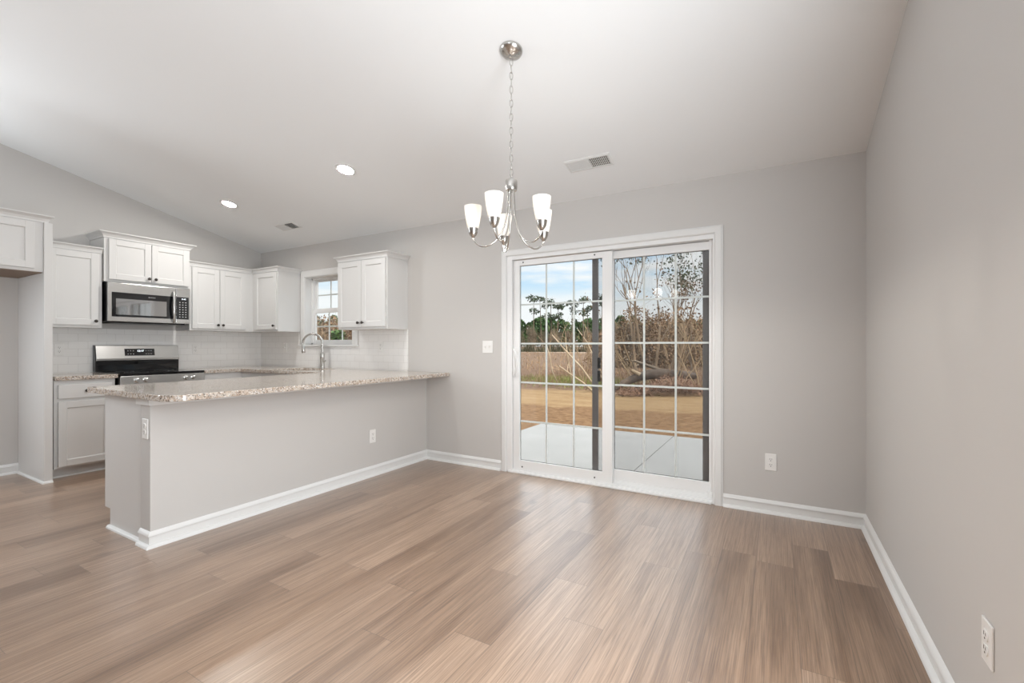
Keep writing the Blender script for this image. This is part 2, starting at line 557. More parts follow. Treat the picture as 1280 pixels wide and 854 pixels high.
# ------------------------------------------------------------------ sliding door
door = thing('door_1', ((DX0 + DX1) / 2, 0, 0), 'white vinyl sliding patio door with grid panes onto the yard', 'door', kind='structure')
OD = door.location.copy()
def dpart(mb, name, mat, parent=door, **kw):
    if parent is door:
        o = mb.build(name, mat, None, **kw)
    else:
        o = mb.build(name, mat, None, **kw)
    me = o.data
    me.transform(Matrix.Translation(-OD))
    o.parent = parent
    return o
CAS = [(0, 0), (0, .010), (.008, .017), (.045, .017), (.050, .012), (.056, .010), (.060, .006), (.060, 0)]
def casing(x0, x1, z1, wdt=.06):
    # path up the left, over the top, down the right; outward is away from the opening
    k = wdt / .06
    pr = [(-o * k, h) for o, h in CAS]
    return MB().sweep([(x0, 0.0), (x0, z1), (x1, z1), (x1, 0.0)], pr, lambda x, y, h: (x, -h, y))
dpart(casing(DX0, DX1, DZ1), 'casing', TRIM, smooth=True, auto=30)
m = MB()
m.box(DX0, DX0 + .055, -.002, .14, .0, DZ1).box(DX1 - .045, DX1, .058, .14, 0, DZ1).box(DX1 - .012, DX1, -.002, .058, 0, DZ1)
m.box(DX0, DX1, .0, .14, DZ1 - .035, DZ1)
m.box(DX0 + .055, DX1 - .012, .0, .15, 0, .022).box(DX0 + .055, DX1 - .012, .058, .15, .022, .055).box(DX0 + .055, DX1 - .01, .015, .019, .022, .034)
m.box(DX1 - .050, DX1 - .008, .030, .066, .02, .075)
dpart(m, 'frame', VINYL, bevel=.0015)
m = MB().box(DX0 + .02, DX1 - .02, -.022, -.001, 0, .016)
dpart(m, 'threshold', VINYL, bevel=.003)
def sash(x0, x1, y0, y1, z0, z1, gx0, gx1, gz0, gz1, name, cols, rows):
    m = MB()
    m.box(x0, gx0, y0, y1, z0, z1).box(gx1, x1, y0, y1, z0, z1).box(gx0, gx1, y0, y1, z0, gz0).box(gx0, gx1, y0, y1, gz1, z1)
    p = dpart(m, name, VINYL, bevel=.002)
    g = MB().box(gx0 - .004, gx1 + .004, (y0 + y1) / 2 - .003, (y0 + y1) / 2 + .003, gz0 - .004, gz1 + .004)
    dpart(g, 'glass_pane', GLASS, p)
    q = MB()
    yc = (y0 + y1) / 2 + .009
    for i in range(1, cols):
        x = gx0 + (gx1 - gx0) * i / cols
        q.box(x - .0075, x + .0075, yc - .004, yc + .004, gz0, gz1)
    for i in range(1, rows):
        z = gz0 + (gz1 - gz0) * i / rows
        q.box(gx0, gx1, yc - .0042, yc + .0042, z - .0075, z + .0075)
    dpart(q, 'grid_bars', VINYL, p)
    gk = MB()
    for a, b, c, d in ((gx0, gx0 + .004, gz0, gz1), (gx1 - .004, gx1, gz0, gz1), (gx0, gx1, gz0, gz0 + .004), (gx0, gx1, gz1 - .004, gz1)):
        gk.box(a, b, (y0 + y1) / 2 + .004, (y0 + y1) / 2 + .007, c, d)
    dpart(gk, 'glazing_gasket', SLOT, p)
    return p
sl = sash(DX0 + .058, -1.205, .022, .054, .03, 1.998, -2.10, -1.292, .116, 1.946, 'sliding_panel', 3, 5)
fx = sash(-1.262, DX1 - .002, .064, .096, .055, 2.0, -1.205, -.452, .142, 1.936, 'fixed_panel', 3, 5)
# crescent pull on the sliding panel
pts = []
for i in range(13):
    t = math.pi * i / 12 - math.pi / 2
    pts.append((-2.155 + .046 * math.cos(t), .004 - .020 * math.cos(t), 1.035 + .118 * math.sin(t)))
h = MB().tube(pts, .0105, 8).box(-2.160, -2.140, .006, .022, .90, 1.17)
dpart(h, 'pull_handle', VINYL, sl, smooth=True, auto=40)
h = MB()
for x, z, y in ((-2.06, 1.975, .022), (-1.36, 1.978, .022), (-2.07, .058, .022), (-1.36, .06, .022)):
    h.lathe([(.007, 0), (.007, .004)], (x, y + .001, z), (0, -1, 0), 10)
dpart(h, 'screw_hole', SLOT, sl)
# insect screen parked outside the fixed panel
m = MB()
m.box(-1.415, -1.362, .112, .134, .05, 2.0).box(-.505, -.449, .112, .134, .05, 2.0).box(-1.362, -.505, .112, .134, .05, .10).box(-1.362, -.505, .112, .134, 1.965, 2.0)
sc_ = dpart(m, 'screen_panel', BRONZE, bevel=.002)
dpart(MB().box(-1.364, -.503, .1225, .1235, .098, 1.967), 'screen_mesh', SCREEN, sc_)
dpart(MB().box(-1.362, -1.335, .100, .113, .995, 1.09).box(-1.362, -1.338, .100, .113, .88, .975), 'latch', BLACK, sc_, bevel=.002)

# ------------------------------------------------------------------ kitchen window
win = thing('window_1', ((WX0 + WX1) / 2, 0, WZ0), 'white double-hung kitchen window above the sink', 'window', kind='structure')
OD = win.location.copy()
def wpart(mb, name, mat, parent=win, **kw):
    return dpart(mb, name, mat, parent, **kw)
k = .085 / .06
pr = [(-o * k, h_) for o, h_ in CAS]
m = MB().sweep([(WX0, WZ0 - .012), (WX0, WZ1), (WX1, WZ1), (WX1, WZ0 - .012)], pr, lambda x, y, h_: (x, -h_, y))
wpart(m, 'casing', TRIM, smooth=True, auto=30)
wpart(MB().box(WX0 - .115, WX1 + .115, -.035, .09, WZ0 - .022, WZ0), 'window_stool', TRIM, bevel=.003)
m = MB().box(WX0, WX0 + .006, -.001, .09, WZ0, WZ1).box(WX1 - .006, WX1, -.001, .09, WZ0, WZ1).box(WX0, WX1, -.001, .09, WZ1 - .006, WZ1)
wpart(m, 'jamb_lining', TRIM)
m = MB().box(WX0, WX0 + .03, .088, .15, WZ0, WZ1).box(WX1 - .03, WX1, .088, .15, WZ0, WZ1).box(WX0, WX1, .088, .15, WZ1 - .025, WZ1).box(WX0, WX1, .088, .15, WZ0, WZ0 + .02)
wpart(m, 'frame', VINYL, bevel=.0015)
def wsash(name, x0, x1, y0, y1, z0, z1, sw, rb, rt):
    m = MB()
    gx0, gx1, gz0, gz1 = x0 + sw, x1 - sw, z0 + rb, z1 - rt
    m.box(x0, gx0, y0, y1, z0, z1).box(gx1, x1, y0, y1, z0, z1).box(gx0, gx1, y0, y1, z0, gz0).box(gx0, gx1, y0, y1, gz1, z1)
    p = wpart(m, name, VINYL, bevel=.0015)
    ym = (y0 + y1) / 2
    wpart(MB().box(gx0 - .003, gx1 + .003, ym - .003, ym + .003, gz0 - .003, gz1 + .003), 'glass_pane', GLASS, p)
    q = MB()
    for i in (1, 2):
        x = gx0 + (gx1 - gx0) * i / 3
        q.box(x - .008, x + .008, ym + .004, ym + .012, gz0, gz1)
    z = (gz0 + gz1) / 2
    q.box(gx0, gx1, ym + .0038, ym + .0122, z - .008, z + .008)
    wpart(q, 'grid_bars', VINYL, p)
wsash('upper_sash', WX0 + .03, WX1 - .03, .122, .146, 1.64, WZ1 - .025, .04, .03, .022)
wsash('lower_sash', WX0 + .03, WX1 - .03, .093, .118, WZ0 + .02, 1.655, .045, .040, .045)

# ------------------------------------------------------------------ backsplash
m = MB().box(XL, XL + .009, -2.265, -.0, CT1, 1.372)
tag(m.build('tile_backsplash', TILE_L), 'white subway tile backsplash on the wall behind the range', 'backsplash', kind='structure')
m = MB()
m.box(XL + .009, WX0 - .115, -.009, 0, CT1, 1.372).box(WX0 - .115, WX1 + .115, -.009, 0, CT1, WZ0 - .022).box(WX1 + .115, -3.478, -.009, 0, CT1, 1.372)
m.box(-3.478, -3.472, -.010, 0, CT1, 1.372)
tag(m.build('tile_backsplash', TILE_B), 'white subway tile backsplash around the sink window', 'backsplash', kind='structure')

# ------------------------------------------------------------------ cabinets
def knob(parent, x, y, z):
    m = MB().lathe([(.006, 0), (.0055, .012), (.008, .015), (.0145, .019), (.0155, .024), (.013, .029), (.006, .031)], (x, y, z), (0, -1, 0), 16)
    return m.build('knob', KNOB, parent, smooth=True, auto=50)
def shaker(parent, name, x0, x1, z0, z1, y, kx=None, kz=None, st=.057):
    """door leaf in the cabinet's frame, front face at y - .02"""
    m = MB()
    f = y - .02
    m.box(x0, x0 + st, f, y - .001, z0, z1).box(x1 - st, x1, f, y - .001, z0, z1)
    m.box(x0 + st, x1 - st, f, y - .001, z0, z0 + st).box(x0 + st, x1 - st, f, y - .001, z1 - st, z1)
    m.box(x0 + st, x1 - st, f + .009, y - .001, z0 + st, z1 - st)
    # small ogee step around the panel
    b = .006
    pth = [(x0 + st, z0 + st), (x1 - st, z0 + st), (x1 - st, z1 - st), (x0 + st, z1 - st)]
    m.sweep(pth, [(0, 0.001), (0, .009), (-b, .009)], lambda p, q, h_: (p, f + h_, q), closed=True)
    d = m.build(name, CAB, parent, bevel=.0015)
    if kx is not None:
        knob(d, kx, f, kz)
    return d
def crown(parent, w_, d_, z0, h_, out, left=True, right=True, l_ret=None):
    pr = [(0, z0), (.008, z0), (.010, z0 + h_ * .25), (out * .45, z0 + h_ * .55), (out * .85, z0 + h_ * .82), (out, z0 + h_ * .85), (out, z0 + h_), (0, z0 + h_)]
    path = ([(0, 0)] if left else []) + [(0, -d_), (w_, -d_)] + ([(w_, 0)] if right else [])
    MB().sweep(path, pr).build('crown_moulding', CAB, parent)
    
# -- uppers on the left wall (frame x = +y of the room, front towards -y local)
LW = R(90)
t = thing('wall_cabinet', (XL, -2.262, 0), 'white single-door wall cabinet left of the microwave', 'cabinet', LW)
wd = .432
MB().box(0, wd, -.318, 0, 1.37, 2.13).build('carcass', CAB, t, bevel=.001)
shaker(t, 'door', .03, wd - .032, 1.395, 2.105, -.318, wd - .058, 1.437)
crown(t, wd, .318, 2.115, .055, .035, True, False)

t = thing('wall_cabinet', (XL, -1.822, 0), 'white raised two-door cabinet above the microwave', 'cabinet', LW)
wd = .775
MB().box(0, wd, -.340, 0, 1.843, 2.295).build('carcass', CAB, t, bevel=.001)
shaker(t, 'door', .035, .395, 1.868, 2.275, -.340, .370, 1.905)
shaker(t, 'door', .402, .760, 1.868, 2.275, -.340, .430, 1.905)
crown(t, wd, .340, 2.283, .06, .05)

t = thing('wall_cabinet', (XL, -1.040, 0), 'white two-door wall cabinet right of the microwave', 'cabinet', LW)
wd = 1.035
MB().box(0, wd, -.318, 0, 1.37, 2.13).build('carcass', CAB, t, bevel=.001)
shaker(t, 'door', .022, .322, 1.395, 2.105, -.318, .296, 1.440)
shaker(t, 'door', .328, .632, 1.395, 2.105, -.318, .354, 1.440)
crown(t, .715, .318, 2.115, .055, .035, True, False)

t = thing('wall_cabinet', (XL + .319, 0, 0), 'white single-door wall cabinet in the corner left of the window', 'cabinet')
wd = .538
MB().box(0, wd, -.305, -.001, 1.37, 2.13).build('carcass', CAB, t, bevel=.001)
shaker(t, 'door', .075, wd - .012, 1.395, 2.105, -.305, wd - .047, 1.440)
crown(t, wd, .305, 2.115, .055, .035, False, True)

t = thing('wall_cabinet', (-4.222, 0, 0), 'white two-door wall cabinet right of the kitchen window', 'cabinet')
wd = .742
MB().box(0, wd, -.302, -.001, 1.37, 2.13).build('carcass', CAB, t, bevel=.001)
MB().box(wd, wd + .004, -.302, -.282, 1.37, 2.115).box(wd, wd + .004, -.022, -.001, 1.37, 2.115).build('side_stile', CAB, t)
shaker(t, 'door', .012, .375, 1.395, 2.105, -.302, .345, 1.440)
shaker(t, 'door', .382, .730, 1.395, 2.105, -.302, .412, 1.440)
crown(t, wd, .302, 2.115, .055, .040)

# -- fridge surround
t = thing('refrigerator_cabinet', (XL, -3.322, 0), 'white deep cabinet bridging the empty fridge space', 'cabinet', LW)
wd = .978
MB().box(.0, wd, -.662, -.003, 1.832, 2.262).build('carcass', [CAB], t, bevel=.001)
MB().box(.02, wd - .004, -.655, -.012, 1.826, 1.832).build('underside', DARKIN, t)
shaker(t, 'door', .05, .485, 1.858, 2.255, -.662)
shaker(t, 'door', .492, .922, 1.858, 2.255, -.662)
crown(t, wd + .024, .662, 2.262, .062, .040)
t = thing('refrigerator_end_panel', (XL, -2.343, 0), 'tall white end panel beside the empty fridge space', 'panel', LW)
MB().box(0, .018, -.668, -.001, 0, 2.262).build('panel', CAB, t, bevel=.001)
MB().box(.0, .054, -.686, -.668, 0, 2.262).build('face_stile', CAB, t, bevel=.001)
q = [(0, 0), (.016, 0), (.014, .009), (.009, .015), (0, .018)]
MB().sweep([(-.0, -.0), (0, -.686), (.054, -.686)], q).build('shoe_moulding', TRIM, t, smooth=True, auto=40)

# -- base cabinets on the left wall
def base_cabinet(loc, wd, rz, label, knob_frac=.5, doors=1, drawer=True, depth=.61):
    t = thing('base_cabinet', loc, label, 'cabinet', rz)
    MB().box(0, wd, -depth, -.001, .09, CT0).build('carcass', CAB, t, bevel=.001)
    MB().box(.0, wd, -depth + .075, -.02, 0, .09).build('toe_kick', CAB, t)
    q_ = [(0, 0), (.012, 0), (.010, .008), (.006, .012), (0, .014)]
    MB().sweep([(0, -depth + .075), (wd, -depth + .075)], q_).build('shoe_moulding', TRIM, t)
    n = doors
    lw = (wd - .05 - .006 * (n - 1)) / n
    for i in range(n):
        x0 = .025 + i * (lw + .006)
        if drawer:
            dr = MB().box(x0, x0 + lw, -depth - .02, -depth - .001, .716, .842).build('drawer', CAB, t, bevel=.004)
            knob(dr, x0 + lw * knob_frac, -depth - .02, .780)
        kx = x0 + lw - .03 if (n == 1 or i == 0) else x0 + .03
        shaker(t, 'door', x0, x0 + lw, .108, .690, -depth, kx, .655)
    return t
base_cabinet((XL, -2.262, 0), .435, LW, 'white base cabinet with one drawer between fridge panel and range')
base_cabinet((XL, -1.036, 0), .428, LW, 'white base cabinet right of the range behind the peninsula', drawer=False)
base_cabinet((-5.564, 0, 0), 1.645, 0, 'white sink base cabinet under the kitchen window', doors=3, drawer=False)

t = thing('peninsula_cabinet', (-3.61, -1.2, 0), 'white peninsula base cabinet with a plain end panel', 'cabinet')
ox, oy = -3.61, -1.2
cx0, cy0 = -3.862, -2.462
MB().box(cx0 - ox, PX0 - ox - .001, cy0 + .02 - oy, -.64 - oy, .10, CT0).build('carcass', CAB, t)
MB().box(cx0 + .075 - ox, PX0 - ox - .001, cy0 + .02 - oy, -.64 - oy, 0, .10).build('toe_kick', CAB, t)
poly = [(cx0 + .06 - ox, 0), (PX0 - .0005 - ox, 0), (PX0 - .0005 - ox, CT0), (cx0 - .018 - ox, CT0), (cx0 - .018 - ox, .125), (cx0 + .06 - ox, .125)]
MB().prism(poly, cy0 - oy, cy0 + .019 - oy, lambda p, q_, h_: (p, h_, q_)).build('end_panel', plain('shade_greyed_end_panel', (.62, .607, .592), .4), t)  # white panel, base colour greyed to imitate shade on this end
MB().box(cx0 - .018 - ox, cx0 - ox, cy0 + .02 - oy, -.7 - oy, .125, .86).build('door', CAB, t, bevel=.003)
MB().sweep([(cx0 + .05 - ox, cy0 - oy), (PX0 - .014 - ox, cy0 - oy)], [(0, 0), (.020, 0), (.018, .010), (.011, .017), (0, .020)]).build('shoe_moulding', TRIM, t)

# ------------------------------------------------------------------ countertops
def arc(cx, cy, r, a0, a1, n=8):
    return [(cx + r * math.cos(R(a0 + (a1 - a0) * i / n)), cy + r * math.sin(R(a0 + (a1 - a0) * i / n))) for i in range(n + 1)]
def slab(name, outline, hole, label):
    bm = bmesh.new()
    edges = []
    def loop(pts):
        vs = [bm.verts.new((x, y, CT0)) for x, y in pts]
        for i in range(len(vs)):
            edges.append(bm.edges.new((vs[i], vs[(i + 1) % len(vs)])))
    loop(outline)
    if hole: loop(hole)
    bmesh.ops.triangle_fill(bm, use_beauty=True, use_dissolve=False, edges=edges)
    bmesh.ops.dissolve_limit(bm, angle_limit=.01, verts=bm.verts, edges=bm.edges)
    ret = bmesh.ops.extrude_face_region(bm, geom=list(bm.faces))
    for v in [g for g in ret['geom'] if isinstance(g, bmesh.types.BMVert)]:
        v.co.z = CT1
    bmesh.ops.recalc_face_normals(bm, faces=bm.faces)
    me = bpy.data.meshes.new(name)
    bm.to_mesh(me); bm.free()
    me.materials.append(GRANITE)
    o = bpy.data.objects.new(name, me)
    COL.objects.link(o)
    b = o.modifiers.new('edge', 'BEVEL'); b.width = .004; b.segments = 3; b.limit_method = 'ANGLE'; b.angle_limit = R(50)
    return tag(o, label, 'countertop')
CX0, CX1, CYN = -4.03, -2.905, -2.515
out = [(XL + .010, -.0095), (XL + .010, -1.036), (-5.54, -1.036), (-5.54, -.64), (CX0, -.64)]
out += arc(CX0 + .03, CYN + .03, .03, 180, 270, 5) + arc(CX1 - .11, CYN + .11, .11, 270, 360, 10) + [(CX1, -.001), (-3.46, -.001), (-3.46, -.0105)]
hole = arc(-5.08, -.52, .05, 180, 270, 4) + arc(-4.52, -.52, .05, 270, 360, 4) + arc(-4.52, -.16, .05, 0, 90, 4) + arc(-5.08, -.16, .05, 90, 180, 4)
slab('countertop', out, hole, 'speckled granite countertop covering the peninsula and sink run')
slab('countertop', [(XL + .010, -2.262), (-5.535, -2.262), (-5.535, -1.812), (XL + .010, -1.812)], None, 'short granite countertop between fridge panel and range')

# ------------------------------------------------------------------ sink and faucet
t = thing('kitchen_sink', (-4.8, -.34, CT0), 'undermount steel sink below the kitchen window', 'sink')
m = MB()
rim = [(p[0] + 4.8, p[1] + .34) for p in hole]
def off(k): return [(x * k, y * k) for x, y in rim]
rings = [(off(1.06), -.001), (off(1.0), -.001), (off(.98), -.17), (off(.90), -.19)]
vs, fs, n_ = [], [], len(rim)
for r_, z in rings:
    vs += [(x, y, z) for x, y in r_]
for i in range(len(rings) - 1):
    for k_ in range(n_):
        fs.append((i*n_+k_, i*n_+(k_+1) % n_, (i+1)*n_+(k_+1) % n_, (i+1)*n_+k_))
fs.append(tuple(range((len(rings)-1)*n_, len(rings)*n_)))
m.add(vs, fs).build('basin', STEEL, t, smooth=True, auto=40)
MB().lathe([(.04, -.189), (.04, -.186), (.03, -.185)], (0, 0, 0), (0, 0, 1), 16).build('drain', CHROME, t)

t = thing('kitchen_faucet', (-4.765, -.095, CT1), 'brushed nickel gooseneck pull-down faucet at the sink', 'faucet')
MB().lathe([(.030, 0), (.030, .006), (.026, .010), (.024, .11), (.026, .115), (.026, .17), (.021, .185), (.014, .19)], n=20).build('body', NICKEL, t, smooth=True, auto=40)
dxy = Vector((-.86, -.50, 0)).normalized()
pts = [Vector((0, 0, .18)), Vector((0, 0, .30))]
r_ = .118
for i in range(1, 17):
    a_ = math.pi * i / 16 * 1.06
    pts.append(Vector((0, 0, .30)) + dxy * (r_ - r_ * math.cos(a_)) + Vector((0, 0, r_ * math.sin(a_))))
MB().tube(pts, .0135, 12).build('gooseneck_spout', NICKEL, t, smooth=True, auto=50)
e0, e1 = pts[-2], pts[-1]
dd = (e1 - e0).normalized()
MB().lathe([(.014, 0), (.017, .01), (.020, .05), (.021, .085), (.018, .092)], e1, dd, 16).build('spray_head', NICKEL, t, smooth=True, auto=50)
MB().tube([(.015, 0, .085), (.055, -.012, .088)], .012, 10).tube([(.052, -.011, .088), (.075, -.018, .094)], [.013, .010], 10).build('lever_handle', NICKEL, t, smooth=True, auto=50)

# ------------------------------------------------------------------ range
RINGM = plain('burner_ring_grey', (.10, .10, .10), .3)
t = thing('electric_range', (XL + .012, -1.806, 0), 'stainless electric range with black glass cooktop and rear controls', 'range', LW)
wd = .762
MB().box(0, wd, -.60, -.02, .03, .900).build('body', BLACK, t)
MB().box(.0, wd, -.645, -.075, .900, .921).build('cooktop', BGLASS, t, bevel=.003)
for bx, by, br_ in ((.20, -.20, .075), (.56, -.20, .09), (.20, -.47, .10), (.56, -.47, .075)):
    MB().lathe([(br_, 0), (br_, .0006), (br_ - .004, .0006), (br_ - .004, 0)], (bx, by, .921), (0, 0, 1), 36, False, False).build('burner_ring', RINGM, t)
mpx = lambda p, q_, h_: (h_, p, q_)
MB().prism([(-.60, .80), (-.650, .805), (-.650, .895), (-.60, .900)], .002, wd - .002, mpx).build('front_panel', STEEL, t, bevel=.003)
for kx in (.135, .212, .575, .648):
    MB().lathe([(.024, 0), (.024, .004), (.019, .006), (.0175, .028), (.014, .031)], (kx, -.650, .85), (0, -1, 0), 18).build('control_knob', STEEL, t, smooth=True, auto=40)
dr = MB().box(.004, wd - .004, -.640, -.601, .20, .795).build('oven_door', STEEL, t, bevel=.004)
MB().box(.12, wd - .12, -.6425, -.640, .33, .66).build('oven_window', BGLASS, dr)
MB().tube([(.06, -.69, .74), (wd - .06, -.69, .74)], .012, 10).tube([(.09, -.64, .74), (.09, -.69, .74)], .009, 8).tube([(wd - .09, -.64, .74), (wd - .09, -.69, .74)], .009, 8).build('handle', STEEL, dr, smooth=True, auto=40)
MB().box(.004, wd - .004, -.635, -.601, .04, .19).build('storage_drawer', STEEL, t, bevel=.004)
bgp = MB().prism([(0, .921), (-.068, .921), (-.072, 1.035), (-.05, 1.197), (-.0, 1.20)], 0, wd, mpx).build('backguard', BLACK, t, bevel=.002)
MB().prism([(-.073, 1.030), (-.088, 1.036), (-.0895, 1.058), (-.062, 1.193), (-.050, 1.1965)], .004, wd - .004, mpx).build('control_fascia', STEEL, bgp, bevel=.002)
MB().prism([(-.0705, .930), (-.0745, 1.022), (-.073, 1.022), (-.069, .930)], .02, wd - .02, mpx).build('vent_panel', BGLASS, bgp)
# black display set in the fascia, following its slope
sl_ = (.0895 - .062) / (1.193 - 1.058)
def fy(z): return -(.0895 - (z - 1.058) * sl_)
MB().prism([(fy(1.085) - .0012, 1.085), (fy(1.160) - .0012, 1.160), (fy(1.160) + .002, 1.160), (fy(1.085) + .002, 1.085)], .243, .517, mpx).build('display', BGLASS, bgp)
def digits(txt, size, mat, parent, loc, rot, name):
    c = bpy.data.curves.new(name, 'FONT')
    c.body = txt; c.size = size; c.align_x = 'CENTER'; c.align_y = 'CENTER'; c.extrude = .0004
    o = bpy.data.objects.new(name, c)
    COL.objects.link(o)
    dg = bpy.context.evaluated_depsgraph_get()
    me = bpy.data.meshes.new_from_object(o.evaluated_get(dg))
    bpy.data.objects.remove(o)
    me.materials.append(mat) if not me.materials else me.materials.__setitem__(0, mat)
    q_ = bpy.data.objects.new(name, me)
    COL.objects.link(q_)
    q_.parent = parent
    q_.location = loc
    q_.rotation_euler = rot
    return q_
tilt = R(90) - math.atan(sl_)
digits('12:17', .028, LEDW, bgp, (.385, fy(1.136) - .0022, 1.136), (tilt, 0, 0), 'clock_digits')
for i in range(3):
    for z in (1.104, 1.138):
        MB().box(.268 + i * .024, .277 + i * .024, fy(z) - .0022, fy(z), z - .004, z + .004).build('touch_key', KEYW, bgp)
        MB().box(.430 + i * .024, .443 + i * .024, fy(z) - .0022, fy(z), z - .002, z + .002).build('touch_key', KEYW, bgp)

# ------------------------------------------------------------------ microwave
t = thing('microwave_oven', (XL + .010, -1.811, 1.437), 'stainless over-the-range microwave hung below the raised cabinet', 'microwave', LW)
wd, hh = .748, .400
MB().box(0, wd, -.352, 0, 0, hh).build('body', BLACK, t, bevel=.002)
MB().box(.04, wd - .04, -.34, -.04, -.012, 0).build('underside_grille', BLACK, t)
fy0, fy1 = -.353, -.380
spl = .602
dm = MB().box(.003, spl, fy1, fy0, .004, hh - .004).build('door', STEEL, t, bevel=.003)
gz0, gz1 = .052, .300
MB().box(.034, spl - .002, fy1 - .0015, fy1, gz0, gz1).build('glass_front', BGLASS, dm, bevel=.001)
MB().box(.068, .512, fy1 - .0022, fy1 - .0014, .074, .236).build('viewing_window', plain('smoked_window', (.03, .029, .028), .04, spec=1.0, ior=2.7), dm)
pts = []
for i in range(13):
    u = i / 12
    pts.append((.578 - .012 * math.sin(math.pi * u), fy1 - .010 - .034 * math.sin(math.pi * u) ** .6, .012 + (hh - .06) * u))
MB().tube(pts, [.010] + [.0135] * 11 + [.010], 10).build('handle', STEEL, dm, smooth=True, auto=60)
digits('FRIGIDAIRE', .0125, plain('logo_silver', (.6, .6, .6), .4), dm, (.377, fy1 - .0022, .268), (R(90), 0, 0), 'maker_lettering')
cp = MB().box(spl + .003, wd - .003, fy1, fy0, .004, hh - .004).build('control_panel', STEEL, t, bevel=.003)
MB().box(spl + .004, wd - .018, fy1 - .0015, fy1, gz0, gz1).build('keypad', BGLASS, cp)
digits('11:42', .020, LEDW, cp, (.678, fy1 - .003, .278), (R(90), 0, 0), 'clock_digits')
for r0 in range(7):
    for c0 in range(3):
        x = .640 + c0 * .030
        z = .240 - r0 * .027
        MB().box(x - .006, x + .006, fy1 - .0022, fy1 - .001, z - .0035, z + .0035).build('touch_key', KEYW, cp)

# ------------------------------------------------------------------ outlets and switches
def outlet(loc, rz, label, kind='outlet', gangs=1, lift=0.0):
    """front faces -y in its own frame"""
    name = 'wall_outlet' if kind == 'outlet' else 'light_switch'
    t = thing(name, loc, label, 'outlet' if kind == 'outlet' else 'light switch', rz)
    wd = .072 + .046 * (gangs - 1)
    MB().box(-wd / 2, wd / 2, -.0065, 0, -.060, .060).build('cover_plate', PLATE, t, bevel=.003)
    for g in range(gangs):
        cx = (g - (gangs - 1) / 2) * .046
        if kind == 'outlet':
            for zc_ in (-.0195, .0195):
                poly = [(cx + x_, zc_ + z_) for x_, z_ in arc(0, 0, .0172, -52, 52, 6) + arc(0, 0, .0172, 128, 232, 6)]
                f = MB().prism(poly, -.0095, -.006, lambda p, q_, h_: (p, h_, q_)).build('receptacle', PLATE, t)
                s_ = MB().box(cx - .0075, cx - .0052, -.0100, -.0094, zc_ - .001, zc_ + .009).box(cx + .0052, cx + .0075, -.0100, -.0094, zc_ - .000, zc_ + .008)
                s_.lathe([(.003, 0), (.003, .0006)], (cx, -.0094, zc_ - .008), (0, -1, 0), 10)
                s_.build('slots', SLOT, f)
        else:
            MB().prism([(-.006, -.012), (-.008, -.012), (-.018, .010), (-.013, .013), (-.006, .013)], cx - .0055, cx + .0055, lambda p, q_, h_: (h_, p, q_)).build('toggle', PLATE, t, bevel=.001)
            for zs in (.030, -.030):
                MB().lathe([(.0035, 0), (.003, .0014)], (cx, -.0065, zs), (0, -1, 0), 8).build('screw', PLATE, t)
    return t
outlet((-.038, 0, .366), 0, 'white duplex outlet low on the back wall right of the door')
outlet((XR, -2.01, .383), R(-90), 'white duplex outlet low on the right wall')
outlet((PX1, -.752, .365), R(90), 'white duplex outlet on the long face of the peninsula')
outlet((-3.268, PY, .700), 0, 'white duplex outlet on the end of the peninsula half wall')
outlet((-2.440, 0, 1.182), 0, 'white two-gang toggle switch on the wall left of the sliding door', 'switch', 2)
outlet((XL + .009, -2.063, 1.155), R(90), 'white duplex outlet in the tile left of the range')
outlet((XL + .009, -.833, 1.153), R(90), 'white duplex outlet in the tile right of the range')
outlet((-5.62, -.009, 1.165), 0, 'white toggle switch in the tile left of the sink window', 'switch', 1)
outlet((-3.872, -.009, 1.182), 0, 'white duplex outlet in the tile under the cabinet right of the window')

